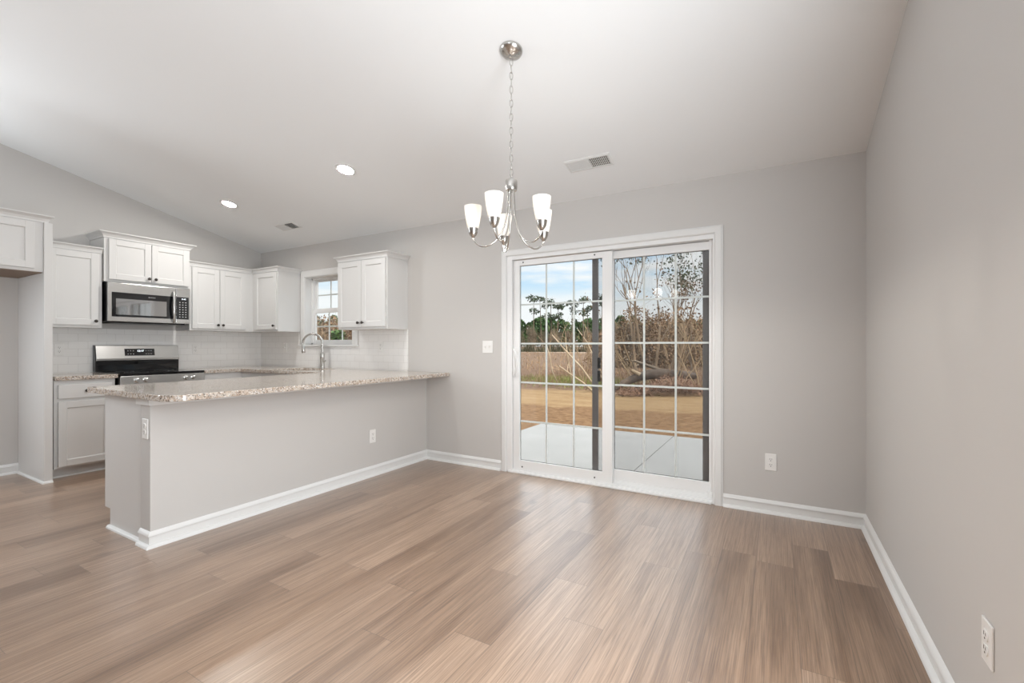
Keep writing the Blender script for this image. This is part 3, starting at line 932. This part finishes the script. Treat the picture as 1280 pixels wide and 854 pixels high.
# ------------------------------------------------------------------ ceiling fittings
CT = math.atan(SL)                     # slope of the ceiling, rising towards -y
def on_ceiling(o, x, y):
    o.location = (x, y, zc(y))
    o.rotation_euler = (-CT, 0, 0)     # local z = ceiling normal
def recessed(x, y, label):
    t = thing('recessed_light', (0, 0, 0), label, 'ceiling light', group=None)
    on_ceiling(t, x, y)
    MB().lathe([(.088, 0), (.088, -.004), (.078, -.008), (.066, -.006), (.064, -.001)], n=36, cap0=False, cap1=False).build('trim_ring', TRIM, t, smooth=True, auto=40)
    MB().lathe([(.065, -.0012), (.0, -.0025)], n=32, cap0=False, cap1=False).build('lens', LAMPDISC, t, smooth=True)
    return t
recessed(-3.225, -1.043, 'lit round recessed light over the peninsula, nearer the chandelier')
recessed(-5.075, -1.02, 'lit round recessed light above the range side of the kitchen')
def register(x, y, wx, wy, label, louver_dirs):
    t = thing('ceiling_vent', (0, 0, 0), label, 'vent')
    on_ceiling(t, x, y)
    a, b = wx / 2, wy / 2
    e = .020
    m = MB()
    m.sweep([(-a, -b), (-a, b), (a, b), (a, -b)], [(0, 0), (0, -.004), (e * .6, -.009), (e, -.009), (e, 0)], closed=True)
    m.box(-.008, .008, -b + e, b - e, -.008, -.001)
    m.build('frame', TRIM, t)
    MB().box(-a + e, a - e, -b + e, b - e, -.0015, 0).build('dark_duct', SLOT, t)
    m = MB()
    for half, d in zip((-1, 1), louver_dirs):
        x0, x1 = (-a + e, -.008) if half < 0 else (.008, a - e)
        n = int((x1 - x0) / .0135)
        for i in range(n):
            xc = x0 + (i + .5) * (x1 - x0) / n
            s_ = -.0048 * d
            m.add([(xc - s_ - .001, -b + e, -.0075), (xc - s_ + .0006, -b + e, -.0075), (xc + s_ + .0006, -b + e, -.0015), (xc + s_ - .001, -b + e, -.0015),
                   (xc - s_ - .001, b - e, -.0075), (xc - s_ + .0006, b - e, -.0075), (xc + s_ + .0006, b - e, -.0015), (xc + s_ - .001, b - e, -.0015)],
                  [(0, 1, 2, 3), (7, 6, 5, 4), (0, 4, 5, 1), (1, 5, 6, 2), (2, 6, 7, 3), (3, 7, 4, 0)])
    m.build('louvers', TRIM, t)
    m = MB()
    for i in (1, 2, 3):
        yy = -b + e + (wy - 2 * e) * i / 4
        m.box(-a + e, a - e, yy - .001, yy + .001, -.0085, -.0070)
    m.build('cross_bars', TRIM, t)
    return t
register(-1.228, -.461, .355, .150, 'white ceiling vent above the sliding door', (-1, 1))
register(-4.905, -.458, .340, .150, 'white ceiling vent above the kitchen window', (-1, 1))

# ------------------------------------------------------------------ chandelier
CHX, CHY = -1.277, -1.551
zt = zc(CHY)
t = thing('chandelier', (CHX, CHY, 1.74), 'brushed nickel five-arm chandelier with lit frosted glass shades', 'chandelier')
zb = 1.74
cn = MB()
cn.lathe([(.064, 0), (.064, .006), (.060, .014), (.045, .024), (.020, .032), (.009, .036), (.008, .048), (.0, .049)], (0, 0, zt - zb), (0, -math.sin(CT), -math.cos(CT)), 36, cap1=False)
cn.build('ceiling_canopy', NICKEL, t, smooth=True, auto=50)
# chain of oval links
za, ze = zt - zb - .048, 2.140 - zb
nl = 17
pitch = (za - ze) / nl
ch = MB()
for i in range(nl):
    c_ = za - (i + .5) * pitch
    ang = R(90 * (i % 2) + 35)
    pts = []
    for k_ in range(14):
        a_ = 2 * math.pi * k_ / 14
        rx, rz_ = .0088 * math.cos(a_), (pitch / 2 + .004) * math.sin(a_)
        pts.append((rx * math.cos(ang), rx * math.sin(ang), c_ + rz_))
    ch.tube(pts, .0018, 6, closed=True)
ch.build('chain', NICKEL, t, smooth=True)
wr = MB().tube([(.004 * math.sin(i * 1.6), .004 * math.cos(i * 1.6), za - (za - ze) * i / 40) for i in range(41)], .0012, 5)
wr.build('power_cord', plain('clear_cord', (.5, .48, .45), .4), t, smooth=True)
MB().lathe([(.004, .395), (.008, .390), (.010, .380), (.030, .376), (.033, .372), (.033, .330), (.031, .318), (.024, .314), (.004, .314)], n=28).build('hub', NICKEL, t, smooth=True, auto=40)
for i in range(5):
    # angle measured from the camera's forward direction
    th = YAW + R(12) - R(72) * i
    d = Vector((-math.sin(th), math.cos(th), 0))
    key = [(.017, .318), (.019, .25), (.024, .19), (.036, .13), (.060, .075), (.095, .035), (.135, .014), (.165, .012), (.192, .026), (.210, .050), (.215, .075)]
    pts = []
    K = [Vector((r_, z, 0)) for r_, z in key]
    for j in range(len(K) - 1):
        p0, p1, p2, p3 = K[max(j - 1, 0)], K[j], K[j + 1], K[min(j + 2, len(K) - 1)]
        for q_ in range(4):
            u = q_ / 4
            pts.append(.5 * ((2 * p1) + (-p0 + p2) * u + (2 * p0 - 5 * p1 + 4 * p2 - p3) * u * u + (-p0 + 3 * p1 - 3 * p2 + p3) * u ** 3))
    pts.append(K[-1])
    arm = MB().tube([d * p.x + Vector((0, 0, p.y)) for p in pts], .0048, 10).build('arm', NICKEL, t, smooth=True)
    c_ = d * .215
    MB().lathe([(.006, .060), (.012, .066), (.020, .076), (.0265, .092), (.0300, .112), (.0285, .113)], c_, n=24, cap1=True).build('cup', NICKEL, arm, smooth=True, auto=50)
    prof = [(.029, .110), (.032, .120), (.0375, .148), (.043, .182), (.047, .212), (.049, .237), (.047, .237), (.045, .212), (.041, .182), (.0355, .148), (.0295, .122), (.0, .114)]
    MB().lathe(prof, c_, n=32, cap0=False, cap1=False).build('glass_shade', SHADE, arm, smooth=True, auto=60)
    MB().lathe([(.010, .114), (.011, .130), (.018, .145), (.020, .158), (.016, .170), (.008, .178), (.0, .180)], c_, n=16, cap1=False).build('bulb', BULB, arm, smooth=True)
    pl = bpy.data.lights.new('chandelier_bulb_light', 'POINT')
    pl.energy = BULB_W
    pl.shadow_soft_size = .02
    pl.color = (1, .975, .94)
    po = bpy.data.objects.new('chandelier_bulb_light', pl)
    COL.objects.link(po)
    po.location = Vector((CHX, CHY, zb)) + c_ + Vector((0, 0, .195))

#EXTERIOR#
# downward glow of the five lamps, from just under each cup
for i in range(5):
    th = YAW + R(12) - R(72) * i
    spd = bpy.data.lights.new('chandelier_glow', 'SPOT')
    spd.energy = CHANDELIER_W / 5
    spd.spot_size = R(172)
    spd.spot_blend = .25
    spd.shadow_soft_size = .05
    spd.color = (1, .95, .88)
    spo = bpy.data.objects.new('chandelier_glow', spd)
    COL.objects.link(spo)
    spo.location = (CHX - math.sin(th) * .26, CHY + math.cos(th) * .26, zb + .05)

# ------------------------------------------------------------------ outdoors
ALB = .60
def leafmat(name, c1, c2, rough=.7):
    c1 = tuple(v * ALB for v in c1); c2 = tuple(v * ALB for v in c2)
    m, nt, b, o = new_mat(name)
    oi = N(nt, 'ShaderNodeTexCoord')
    nz = N(nt, 'ShaderNodeTexNoise'); nz.inputs['Scale'].default_value = 1.7; nz.inputs['Detail'].default_value = 3
    L(nt, oi.outputs['Object'], nz.inputs['Vector'])
    L(nt, ramp(nt, nz.outputs['Fac'], [(.35, c1), (.65, c2)]), b.inputs['Base Color'])
    b.inputs['Roughness'].default_value = rough
    b.inputs['Specular IOR Level'].default_value = .2
    return m
PINE = leafmat('pine_needles', (.035, .085, .022), (.095, .19, .05))
PINEDARK = leafmat('tall_pine_needles', (.06, .085, .05), (.12, .16, .09))
BROWNLEAF = leafmat('withered_brown_leaves', (.20, .115, .06), (.36, .215, .12))
GREYTWIG = leafmat('bare_grey_brown_twigs', (.17, .125, .085), (.33, .25, .17))
OLIVELEAF = leafmat('dull_green_leaves', (.065, .085, .05), (.13, .16, .085))
GREENLEAF = leafmat('bright_shrub_leaves', (.04, .085, .02), (.10, .19, .045))
BARK = leafmat('grey_brown_bark', (.17, .125, .09), (.33, .25, .18))
TANSTEM = leafmat('pale_tan_stems', (.40, .27, .15), (.60, .43, .27))
PALEWOOD = leafmat('pale_broken_wood', (.42, .31, .20), (.60, .47, .33))
LOGBARK = leafmat('dark_log_bark', (.04, .027, .02), (.14, .095, .068))
REDTWIG = leafmat('reddish_dead_twigs', (.20, .095, .055), (.38, .21, .13))
DRYGRASS = leafmat('dry_field_grass', (.36, .21, .12), (.58, .39, .23))
WEED = leafmat('green_yellow_weeds', (.20, .24, .05), (.42, .42, .13))

def concrete():
    m, nt, b, o = new_mat('pale_patio_concrete')
    tc = N(nt, 'ShaderNodeTexCoord')
    n1 = N(nt, 'ShaderNodeTexNoise'); n1.inputs['Scale'].default_value = 2.2; n1.inputs['Detail'].default_value = 6
    n2 = N(nt, 'ShaderNodeTexNoise'); n2.inputs['Scale'].default_value = 120; n2.inputs['Detail'].default_value = 2
    L(nt, tc.outputs['Object'], n1.inputs['Vector']); L(nt, tc.outputs['Object'], n2.inputs['Vector'])
    c = ramp(nt, n1.outputs['Fac'], [(.3, (.178, .176, .173)), (.7, (.208, .206, .203))])
    c = mixc(nt, .12, c, n2.outputs['Color'], 'OVERLAY')
    L(nt, c, b.inputs['Base Color'])
    b.inputs['Roughness'].default_value = .8
    return m
GZ = -.20
def ground_mat():
    m, nt, b, o = new_mat('yard_ground')
    tc = N(nt, 'ShaderNodeTexCoord'); sep = N(nt, 'ShaderNodeSeparateXYZ'); L(nt, tc.outputs['Object'], sep.inputs[0])
    x, y = sep.outputs[0], sep.outputs[1]
    def nz(sx, sy, d=5, r=.6):
        mp = N(nt, 'ShaderNodeMapping'); mp.inputs['Scale'].default_value = (sx, sy, 1); L(nt, tc.outputs['Object'], mp.inputs[0])
        n = N(nt, 'ShaderNodeTexNoise'); n.inputs['Scale'].default_value = 1; n.inputs['Detail'].default_value = d; n.inputs['Roughness'].default_value = r
        L(nt, mp.outputs[0], n.inputs['Vector']); return n.outputs['Fac']
    fine = nz(9, 9, 6, .7); mid = nz(1.2, 1.8, 5, .65); wob = nz(.5, .5, 3)
    streak = nz(.8, 6, 5, .65)
    lawn = ramp(nt, fine, [(.30, (0.050, 0.026, 0.011)), (.47, (0.119, 0.065, 0.031)), (.62, (0.166, 0.100, 0.052))])
    straw = ramp(nt, math_node(nt, 'ADD', math_node(nt, 'MULTIPLY', streak, .6), math_node(nt, 'MULTIPLY', fine, .4)), [(.34, (0.124, 0.071, 0.034)), (.50, (0.190, 0.122, 0.062)), (.66, (0.225, 0.159, 0.090))])
    litter = ramp(nt, nz(6, 9, 6, .75), [(.32, (0.036, 0.019, 0.012)), (.5, (0.100, 0.059, 0.037)), (.66, (0.151, 0.102, 0.066))])
    far = ramp(nt, nz(.5, 2.4, 6, .7), [(.32, (0.063, 0.040, 0.026)), (.5, (0.115, 0.073, 0.047)), (.68, (0.163, 0.109, 0.073))])
    wy = math_node(nt, 'ADD', y, math_node(nt, 'MULTIPLY', math_node(nt, 'SUBTRACT', mid, .5), 2.2))
    e0 = math_node(nt, 'SUBTRACT', math_node(nt, 'SUBTRACT', wy, math_node(nt, 'MULTIPLY', x, .128)), 6.5)
    k0 = ramp(nt, math_node(nt, 'ADD', e0, .5), [(.2, (0, 0, 0)), (.8, (1, 1, 1))])
    e1 = math_node(nt, 'SUBTRACT', math_node(nt, 'SUBTRACT', wy, math_node(nt, 'MULTIPLY', x, .30)), 11.2)
    k1 = ramp(nt, math_node(nt, 'ADD', e1, .5), [(.1, (0, 0, 0)), (.9, (1, 1, 1))])
    k2 = ramp(nt, math_node(nt, 'DIVIDE', math_node(nt, 'SUBTRACT', wy, 20.0), 8.0), [(0, (0, 0, 0)), (1, (1, 1, 1))])
    c = mixc(nt, k0, lawn, straw)
    c = mixc(nt, k1, c, litter)
    c = mixc(nt, k2, c, far)
    # pale dirt road far across the field
    rd = math_node(nt, 'ABSOLUTE', math_node(nt, 'SUBTRACT', y, 78.0))
    c = mixc(nt, ramp(nt, math_node(nt, 'DIVIDE', rd, 10.0), [(.35, (1, 1, 1)), (.45, (0, 0, 0))]), c, (.25, .185, .14))
    L(nt, c, b.inputs['Base Color'])
    b.inputs['Roughness'].default_value = .95
    b.inputs['Specular IOR Level'].default_value = .1
    set_bump(nt, b, fine, .6, .04)
    return m
m = MB().add([(-420, T, GZ), (220, T, GZ), (220, 420, GZ), (-420, 420, GZ)], [(0, 1, 2, 3)])
tag(m.build('ground', ground_mat(), fix=False), 'brown winter yard with straw-coloured track and field beyond', 'ground', kind='structure')
m = MB().box(-3.32, -1.262, T, 2.95, GZ - .05, -.075).box(-1.254, 1.9, T, 2.95, GZ - .05, -.075).box(-1.263, -1.253, T, 2.945, GZ - .05, -.09)
tag(m.build('patio', concrete(), bevel=.006), 'pale concrete patio slab outside the sliding door', 'patio', kind='structure')

rng = random.Random(11)
def rv(k=1.0):
    return Vector((rng.uniform(-1, 1), rng.uniform(-1, 1), rng.uniform(-1, 1))) * k
def card(mb, p, sx, sy):
    a = rv().normalized(); b = a.orthogonal().normalized()
    c_ = a.cross(b)
    t_ = rng.uniform(0, 6.28)
    u = (b * math.cos(t_) + c_ * math.sin(t_)) * sx
    v = (c_ * math.cos(t_) - b * math.sin(t_)) * sy
    mb.add([p - u * .5, p + v * .5, p + u * .5, p - v * .5], [(0, 1, 2, 3)])
def blade(mb, p, h, w_, lean):
    d = Vector((rng.uniform(-1, 1), rng.uniform(-1, 1), 0)) * lean
    s_ = Vector((rng.uniform(-1, 1), rng.uniform(-1, 1), 0)).normalized() * w_
    mb.add([p - s_, p + s_, p + d + Vector((0, 0, h))], [(0, 1, 2)])
def branch(wood, p, d, length, rad, depth, tips, spread=.6, up=.12, n=5, kids=(2, 3), shrink=.68, wig=.22):
    pts, rads = [p.copy()], [rad]
    segs = 4
    q = p.copy(); dd = d.normalized()
    for i in range(segs):
        dd = (dd + rv(wig) + Vector((0, 0, up))).normalized()
        q = q + dd * (length / segs)
        pts.append(q.copy()); rads.append(rad * (1 - .42 * (i + 1) / segs))
    wood.tube(pts, rads, max(3, n), cap=False)
    tips.append((q.copy(), dd.copy(), depth))
    if depth <= 0:
        return
    for i in range(rng.randint(*kids)):
        k_ = rng.randint(2, segs)
        nd = (dd + rv(spread)).normalized()
        branch(wood, pts[k_], nd, length * shrink * rng.uniform(.75, 1.15), rads[k_] * .68, depth - 1, tips, spread, up, n - 1, kids, shrink, wig)

def add_leaves(mb, tips, per, rad, size, test=lambda p, dep: True):
    for p, d, dep in tips:
        if not test(p, dep): continue
        for i in range(per):
            card(mb, p + rv(rad), size * rng.uniform(.6, 1.3), size * rng.uniform(.5, 1.0))

def place(proto_children, name, loc, label, cat, group=None, rz=0, sc=1.0):
    """copy of a prototype: an Empty plus a copy of each part, sharing mesh data"""
    o = bpy.data.objects.new(name, None)
    COL.objects.link(o)
    o.location = loc; o.rotation_euler = (0, 0, rz); o.scale = (sc, sc, sc) if isinstance(sc, (int, float)) else sc
    tag(o, label, cat, group)
    for nm, me in proto_children:
        c = bpy.data.objects.new(nm, me)
        COL.objects.link(c)
        c.parent = o
    return o
def mesh_of(mb, name, mat):
    o = mb.build(name, mat, None, fix=False)
    me = o.data
    bpy.data.objects.remove(o)
    return me
def polar(u, fw):
    """ground point seen along horizontal direction u at forward distance fw from the viewpoint"""
    a = (u - 640) / FPX
    s_, c_ = math.sin(YAW), math.cos(YAW)
    return Vector(((-s_ + c_ * a) * fw, CAM_Y + (c_ + s_ * a) * fw, GZ))

# ---- distant tree line: young pines
def young_pine(h):
    wood, lf = MB(), MB()
    wood.tube([(0, 0, 0), (0, 0, h * .5), (0, 0, h * .95)], [.11, .08, .02], 5)
    for i in range(330):
        t_ = rng.random()
        z = h * (.18 + .80 * t_)
        r_ = (2.1 * math.sqrt(max(0, 1 - t_ ** 2.6)) + .15) * (.5 + .5 * rng.random())
        a = rng.uniform(0, 6.28)
        card(lf, Vector((r_ * math.cos(a), r_ * math.sin(a), z)), 1.0, .6)
    return [('trunk', mesh_of(wood, 'trunk', BARK)), ('foliage', mesh_of(lf, 'foliage', PINE))]
YP = [young_pine(h) for h in (8.2, 7.7, 8.6)]
def bare_tree(h):
    wood, tips = MB(), []
    tw = MB()
    for k_ in range(2):
        branch(wood, Vector((rng.uniform(-.3, .3), rng.uniform(-.3, .3), 0)), Vector((0, 0, 1)), h * .5, .07, 2, tips, .5, .35, 4, (3, 4), .55)
    for p, d, dep in tips:
        for i in range(9):
            blade(tw, p + rv(.5), rng.uniform(.5, 1.3), .03, .35)
    for i in range(60):
        blade(tw, Vector((rng.uniform(-1.2, 1.2), rng.uniform(-1, 1), rng.uniform(0, h * .45))), rng.uniform(.8, 2.0), .035, .4)
    return [('trunk', mesh_of(wood, 'trunk', GREYTWIG)), ('twigs', mesh_of(tw, 'twigs', GREYTWIG))]
BT = [bare_tree(h) for h in (4.6, 4.0, 5.0)]
for i in range(140):
    u = 210 + (i % 70) * 14.6 + rng.uniform(-6, 6)
    fw = (118 if i < 70 else 126) + rng.uniform(-4, 4)
    place(YP[i % 3], 'pine_tree', polar(u, fw), 'young green pine in the dense far tree line', 'tree', 'pines of the far tree line', rng.uniform(0, 6), rng.uniform(.86, 1.12))
for i in range(98):
    u = 230 + (i % 49) * 18 + rng.uniform(-9, 9)
    fw = (100 if i < 49 else 108) + rng.uniform(-3, 3)
    place(BT[i % 3], 'bare_tree', polar(u, fw), 'leafless grey-brown tree in front of the far pines', 'tree', 'bare trees before the far pines', rng.uniform(0, 6), rng.uniform(.8, 1.15))
# ---- tall thin pines standing above the line
def tall_pine(h, seed):
    rng.seed(seed)
    wood, lf = MB(), MB()
    lean = rng.uniform(-.5, .5)
    wood.tube([(0, 0, 0), (lean * .4, 0, h * .5), (lean, 0, h * .97)], [.17, .12, .05], 6)
    nb = rng.randint(5, 7)
    for i in range(nb):
        z = h * rng.uniform(.62, 1.0) if i > 2 else h * rng.uniform(.88, 1.0)
        a = rng.uniform(0, 6.28)
        r_ = rng.uniform(.3, 1.7) * (1.0 if z < h * .93 else .7)
        c_ = Vector((lean * z / h + r_ * math.cos(a), r_ * math.sin(a), z))
        wood.tube([(lean * z / h, 0, z - .5), tuple(c_)], [.05, .02], 4)
        for j in range(34):
            o_ = rv(1); o_.z *= .55
            card(lf, c_ + o_ * .85, .62, .34)
    return [('trunk', mesh_of(wood, 'trunk', BARK)), ('foliage', mesh_of(lf, 'foliage', PINEDARK))]
for i, (u, vtop, word) in enumerate(((667, 368, 'leftmost of the tall thin pines above the tree line'),
        (677, 372, 'tall thin pine second from the left above the tree line'),
        (690, 374, 'tall thin pine third from the left, heavy drooping crown'),
        (697.5, 379, 'short-crowned thin pine left of the middle grid bar'),
        (715, 378, 'tall thin pine beside the second grid bar of the sliding panel'),
        (729, 371, 'tallest thin pine right of the second grid bar'),
        (735, 384, 'lower thin pine close behind the screen frame'),
        (752, 370, 'tall thin pine between screen frame and meeting stile'))):
    fw = 112
    hgt = 1.4 + (431.5 - vtop) * fw / FPX
    pr_ = tall_pine(hgt, 30 + i)
    place(pr_, 'tall_pine', polar(u, fw), word, 'tree', 'tall pines over the tree line')
rng.seed(5)

# ---- brown leafy thicket behind the near tree and beyond the kitchen window
def brown_bush(h, w_, mat, twig=True, nleaf=1000):
    wood, lf, tips = MB(), MB(), []
    for k_ in range(6):
        branch(wood, Vector((rng.uniform(-.3, .3) * w_, rng.uniform(-.3, .3), 0)), Vector((rng.uniform(-.5, .5), rng.uniform(-.5, .5), 1)), h * .55, .035, 2, tips, .6, .18, 4, (2, 3), .6)
    for i in range(nleaf):
        a = rng.uniform(0, 6.28); t_ = rng.random()
        r_ = w_ * .55 * math.sqrt(rng.random()) * (1.05 - .6 * t_)
        card(lf, Vector((r_ * math.cos(a), r_ * math.sin(a), h * (.04 + .92 * t_) * (1 - .25 * (r_ / w_)))), .17, .09)
    return [('stems', mesh_of(wood, 'stems', TANSTEM if twig else BARK)), ('leaves', mesh_of(lf, 'leaves', mat))]
BB = [brown_bush(3.3, 3.4, BROWNLEAF), brown_bush(2.8, 3.0, GREYTWIG), brown_bush(3.8, 3.0, BROWNLEAF)]
for i in range(46):
    u = 752 + (i % 23) * 9.5 + rng.uniform(-5, 5)
    fw = (30 if i < 23 else 38) + rng.uniform(-3, 3)
    place(BB[i % 3], 'brown_thicket_shrub', polar(u, fw), 'withered brown shrub in the thicket behind the near tree', 'shrub', 'brown shrubs of the thicket', rng.uniform(0, 6), rng.uniform(.75, 1.12) * (.8 if u < 775 else 1))
for i in range(20):
    u = 392 + (i % 10) * 6.5 + rng.uniform(-3, 3)
    fw = (24 if i < 10 else 31) + rng.uniform(-2, 2)
    place(BB[i % 3], 'window_view_shrub', polar(u, fw), 'brown bare shrub seen through the kitchen window', 'shrub', 'brown shrubs beyond the kitchen window', rng.uniform(0, 6), rng.uniform(.62, .85))
gb = brown_bush(2.2, 1.0, GREENLEAF, False, 1300)
place(gb, 'green_shrub', polar(423, 17), 'rounded green shrub seen through the kitchen window', 'shrub', None, .4, .95)

# ---- near multi-stemmed tree
wood, lf, gl, tips = MB(), MB(), MB(), []
base = polar(815, 16.5)
rng.seed(21)
for du, dx, ln in ((-.42, -.30, 2.5), (-.12, -.12, 2.9), (.10, .05, 2.8), (.45, .32, 2.3), (.75, .42, 2.1)):
    branch(wood, Vector((du, rng.uniform(-.2, .2), 0)), Vector((dx, rng.uniform(-.1, .1), 1)), ln, .055, 5, tips, .60, .15, 6, (2, 3), .68, .17)
add_leaves(lf, tips, 6, .25, .10, lambda p, dep: dep <= 1 and p.z < 3.5 and rng.random() < .55)
add_leaves(gl, tips, 6, .22, .10, lambda p, dep: dep <= 1 and p.z > 3.3 and rng.random() < .42)
t = thing('near_tree', base, 'multi-stemmed half-bare tree with brown and dull green leaves by the fallen log', 'tree')
wood.build('stems', leafmat('near_tree_bark', (.30, .21, .14), (.52, .37, .24)), t, fix=False)
lf.build('brown_leaves', BROWNLEAF, t, fix=False)
gl.build('green_leaves', OLIVELEAF, t, fix=False)

# ---- thin arching saplings
def sapling(name, u, fw, stems, label, leafy=0, seed=0, mat=None):
    rng.seed(seed)
    wood, lf, tips = MB(), MB(), []
    for dx, dy, ln, r_ in stems:
        branch(wood, Vector((rng.uniform(-.12, .12), rng.uniform(-.12, .12), 0)), Vector((dx, dy, 1)), ln, r_, 2, tips, .45, -.02, 5, (2, 3), .6, .14)
    t = thing(name, polar(u, fw), label, 'sapling')
    wood.build('stems', mat or TANSTEM, t, fix=False)
    if leafy:
        add_leaves(lf, tips, leafy, .22, .10, lambda p, dep: dep <= 1)
        lf.build('leaves', BROWNLEAF, t, fix=False)
sapling('arching_sapling', 799, 15.5, [(-.55, -.3, 1.9, .026), (-.40, -.25, 2.1, .028), (-.75, -.5, 1.7, .022)], 'tan arching sapling left of the near tree, leaning left', 2, 41)
sapling('arching_sapling', 780, 15.0, [(-.2, -.1, 1.3, .016), (.15, .1, 1.1, .014)], 'thin low sapling at the left end of the log', 2, 42)
sapling('upright_sapling', 846, 15.0, [(.35, .2, 1.8, .02), (.15, .1, 2.0, .024), (-.1, 0, 1.6, .018), (.6, .3, 1.5, .016)], 'tan upright sapling right of the near tree', 3, 43)
sapling('upright_sapling', 877, 13.5, [(.1, .05, 1.7, .022), (-.15, 0, 1.9, .022), (.25, .1, 1.5, .02), (0, 0, 1.3, .018), (-.3, -.1, 1.4, .016)], 'clump of pale tan stems beside the dark screen stile', 3, 44)
sapling('upright_sapling', 866, 19, [(.1, .05, 2.2, .025), (-.25, 0, 2.3, .025), (.3, .1, 2.0, .02), (0, 0, 2.5, .02)], 'taller brown sapling behind the pale clump', 6, 45, BARK)

# ---- fallen log
t = thing('fallen_log', (0, 0, GZ), 'dark fallen tree trunk lying on the ground below the near tree', 'log')
P_ = [polar(768, 13.6) + Vector((0, 0, .05)), polar(779, 13.9) + Vector((0, 0, .24)), polar(794, 14.2) + Vector((0, 0, .38)), polar(812, 14.6) + Vector((0, 0, .46)), polar(828, 15.0) + Vector((0, 0, .46)), polar(848, 15.6) + Vector((0, 0, .40)), polar(868, 16.2) + Vector((0, 0, .30))]
P_ = [p - Vector((0, 0, GZ)) for p in P_]
lg = MB().tube(P_, [.06, .10, .13, .155, .16, .15, .12], 14)
lg.v = [tuple(Vector(v) + noise.noise_vector(Vector(v) * 5) * .03) for v in lg.v]
lg.build('trunk', LOGBARK, t, smooth=True)
c0 = P_[2] + Vector((-.10, 0, .10))
MB().tube([tuple(c0 + Vector((.25, 0, 0))), tuple(c0 + Vector((.0, -.06, .14)))], [.07, .055], 10).build('branch_stub', PALEWOOD, t)
MB().tube([P_[4] + Vector((0, 0, .1)), P_[4] + Vector((-.9, .2, .38)), P_[4] + Vector((-1.3, .2, .42))], [.06, .04, .02], 8).build('limb', BARK, t, smooth=True)

# ---- heap of reddish brush under the log, grass, weeds: nobody could count them
rng.seed(8)
m = MB()
for i in range(2600):
    u = rng.uniform(772, 884); fw = rng.uniform(12.4, 14.4)
    p = polar(u, fw)
    hmax = .42 * math.exp(-((u - 838) / 30) ** 2) + .08
    p.z += rng.random() * hmax
    d = rv(1); d.z *= .35
    d = d.normalized() * rng.uniform(.12, .38)
    s_ = d.cross(Vector((0, 0, 1))).normalized() * rng.uniform(.006, .014)
    m.add([p - s_, p + s_, p + d + s_ * .4, p + d - s_ * .4], [(0, 1, 2, 3)])
tag(m.build('brush_heap', REDTWIG, fix=False), 'tangle of reddish dead twigs and leaves in front of the log', 'brush', kind='stuff')
m = MB()
for i in range(3200):
    y = 18 + 66 * rng.random() ** 1.6
    x = rng.uniform(-1.0, .06) * (y + 6) * .98
    blade(m, Vector((x, y, GZ)), rng.uniform(.10, .32), .012 + y * .0007, .16)
tag(m.build('dry_field_grass', DRYGRASS, fix=False), 'dry tawny grass covering the field', 'grass', kind='stuff')
m = MB()
for i in range(4200):
    x = rng.gauss(-6.4, 1.6); y = rng.gauss(12.6, 1.0) + (x + 6.4) * -.25
    if x > -3.9: continue
    blade(m, Vector((x, y, GZ)), rng.uniform(.04, .17), .012, .10)
tag(m.build('green_weeds', WEED, fix=False), 'patch of yellow-green weeds beyond the straw track', 'grass', kind='stuff')
m = MB()
for i in range(3600):
    x = rng.uniform(-9.5, -.8); y = rng.uniform(10.5, 19) 
    blade(m, Vector((x, y, GZ)), rng.uniform(.06, .38), .008, .16)
tag(m.build('dead_undergrowth', BROWNLEAF, fix=False), 'low dead brown undergrowth around the fallen wood', 'undergrowth', kind='stuff')

m = MB()
for i in range(5200):
    q_ = polar(rng.uniform(222, 1120), rng.uniform(91, 99))
    blade(m, q_, rng.uniform(.5, 1.9), rng.uniform(.06, .16), .5)
tag(m.build('thicket_undergrowth', leafmat('grey_green_thicket', (.05, .055, .028), (.13, .11, .06)), fix=False), 'low grey-green thicket along the foot of the far trees', 'undergrowth', kind='stuff')

# ---- pale fallen limbs on the left
def limb(u0, f0, z0, u1, f1, z1, r0, r1, label, seed, twigs=3):
    rng.seed(seed)
    a, b = polar(u0, f0), polar(u1, f1)
    a.z, b.z = z0, z1
    t = thing('fallen_limb', a, label, 'branch')
    d = b - a
    pts = [Vector((0, 0, 0)), d * .33 + rv(.06), d * .66 + rv(.08), d]
    m = MB().tube(pts, [r0, r0 * .85, r0 * .6 + r1 * .4, r1], 8)
    m.build('limb', PALEWOOD, t, smooth=True)
    tw, tips = MB(), []
    for i in range(twigs):
        k_ = rng.uniform(.35, .95)
        branch(tw, d * k_, d.normalized() + rv(.6), rng.uniform(.5, 1.0), r1 * .7, 1, tips, .6, .05, 4)
    tw.build('twigs', TANSTEM, t, fix=False)
limb(744, 12.5, -.12, 699, 13.3, .60, .034, .014, 'pale fallen limb lying low with its split end at the left', 61, 3)
limb(746, 13.5, -.10, 690, 15.5, 1.55, .034, .012, 'long pale limb slanting up to the upper left', 62, 3)
limb(716, 15.0, -.15, 707, 15.4, 1.45, .028, .010, 'pale upright broken limb near the second grid bar', 63, 4)
limb(757, 14.5, .1, 722, 15.8, 1.75, .026, .009, 'slim pale limb slanting across behind the screen frame', 64, 5)
limb(745, 13.2, .40, 752, 13.9, .18, .07, .05, 'short dark curved limb by the screen frame', 65, 2)
limb(697, 15.5, -.1, 683, 16.0, 1.25, .022, .008, 'thin pale limb leaning left in the field edge', 66, 3)
sapling('brush_sapling', 733, 15.5, [(-.25, 0, 1.3, .02), (.1, 0, 1.5, .02), (.3, .1, 1.2, .018), (-.5, -.2, 1.2, .016)], 'pale brushy sapling left of the screen frame', 1, 67)
sapling('brush_sapling', 672, 17, [(-.2, 0, 1.0, .016), (.15, 0, 1.1, .014), (.3, 0, .9, .014)], 'thin tan brush at the left edge of the door view', 0, 68)
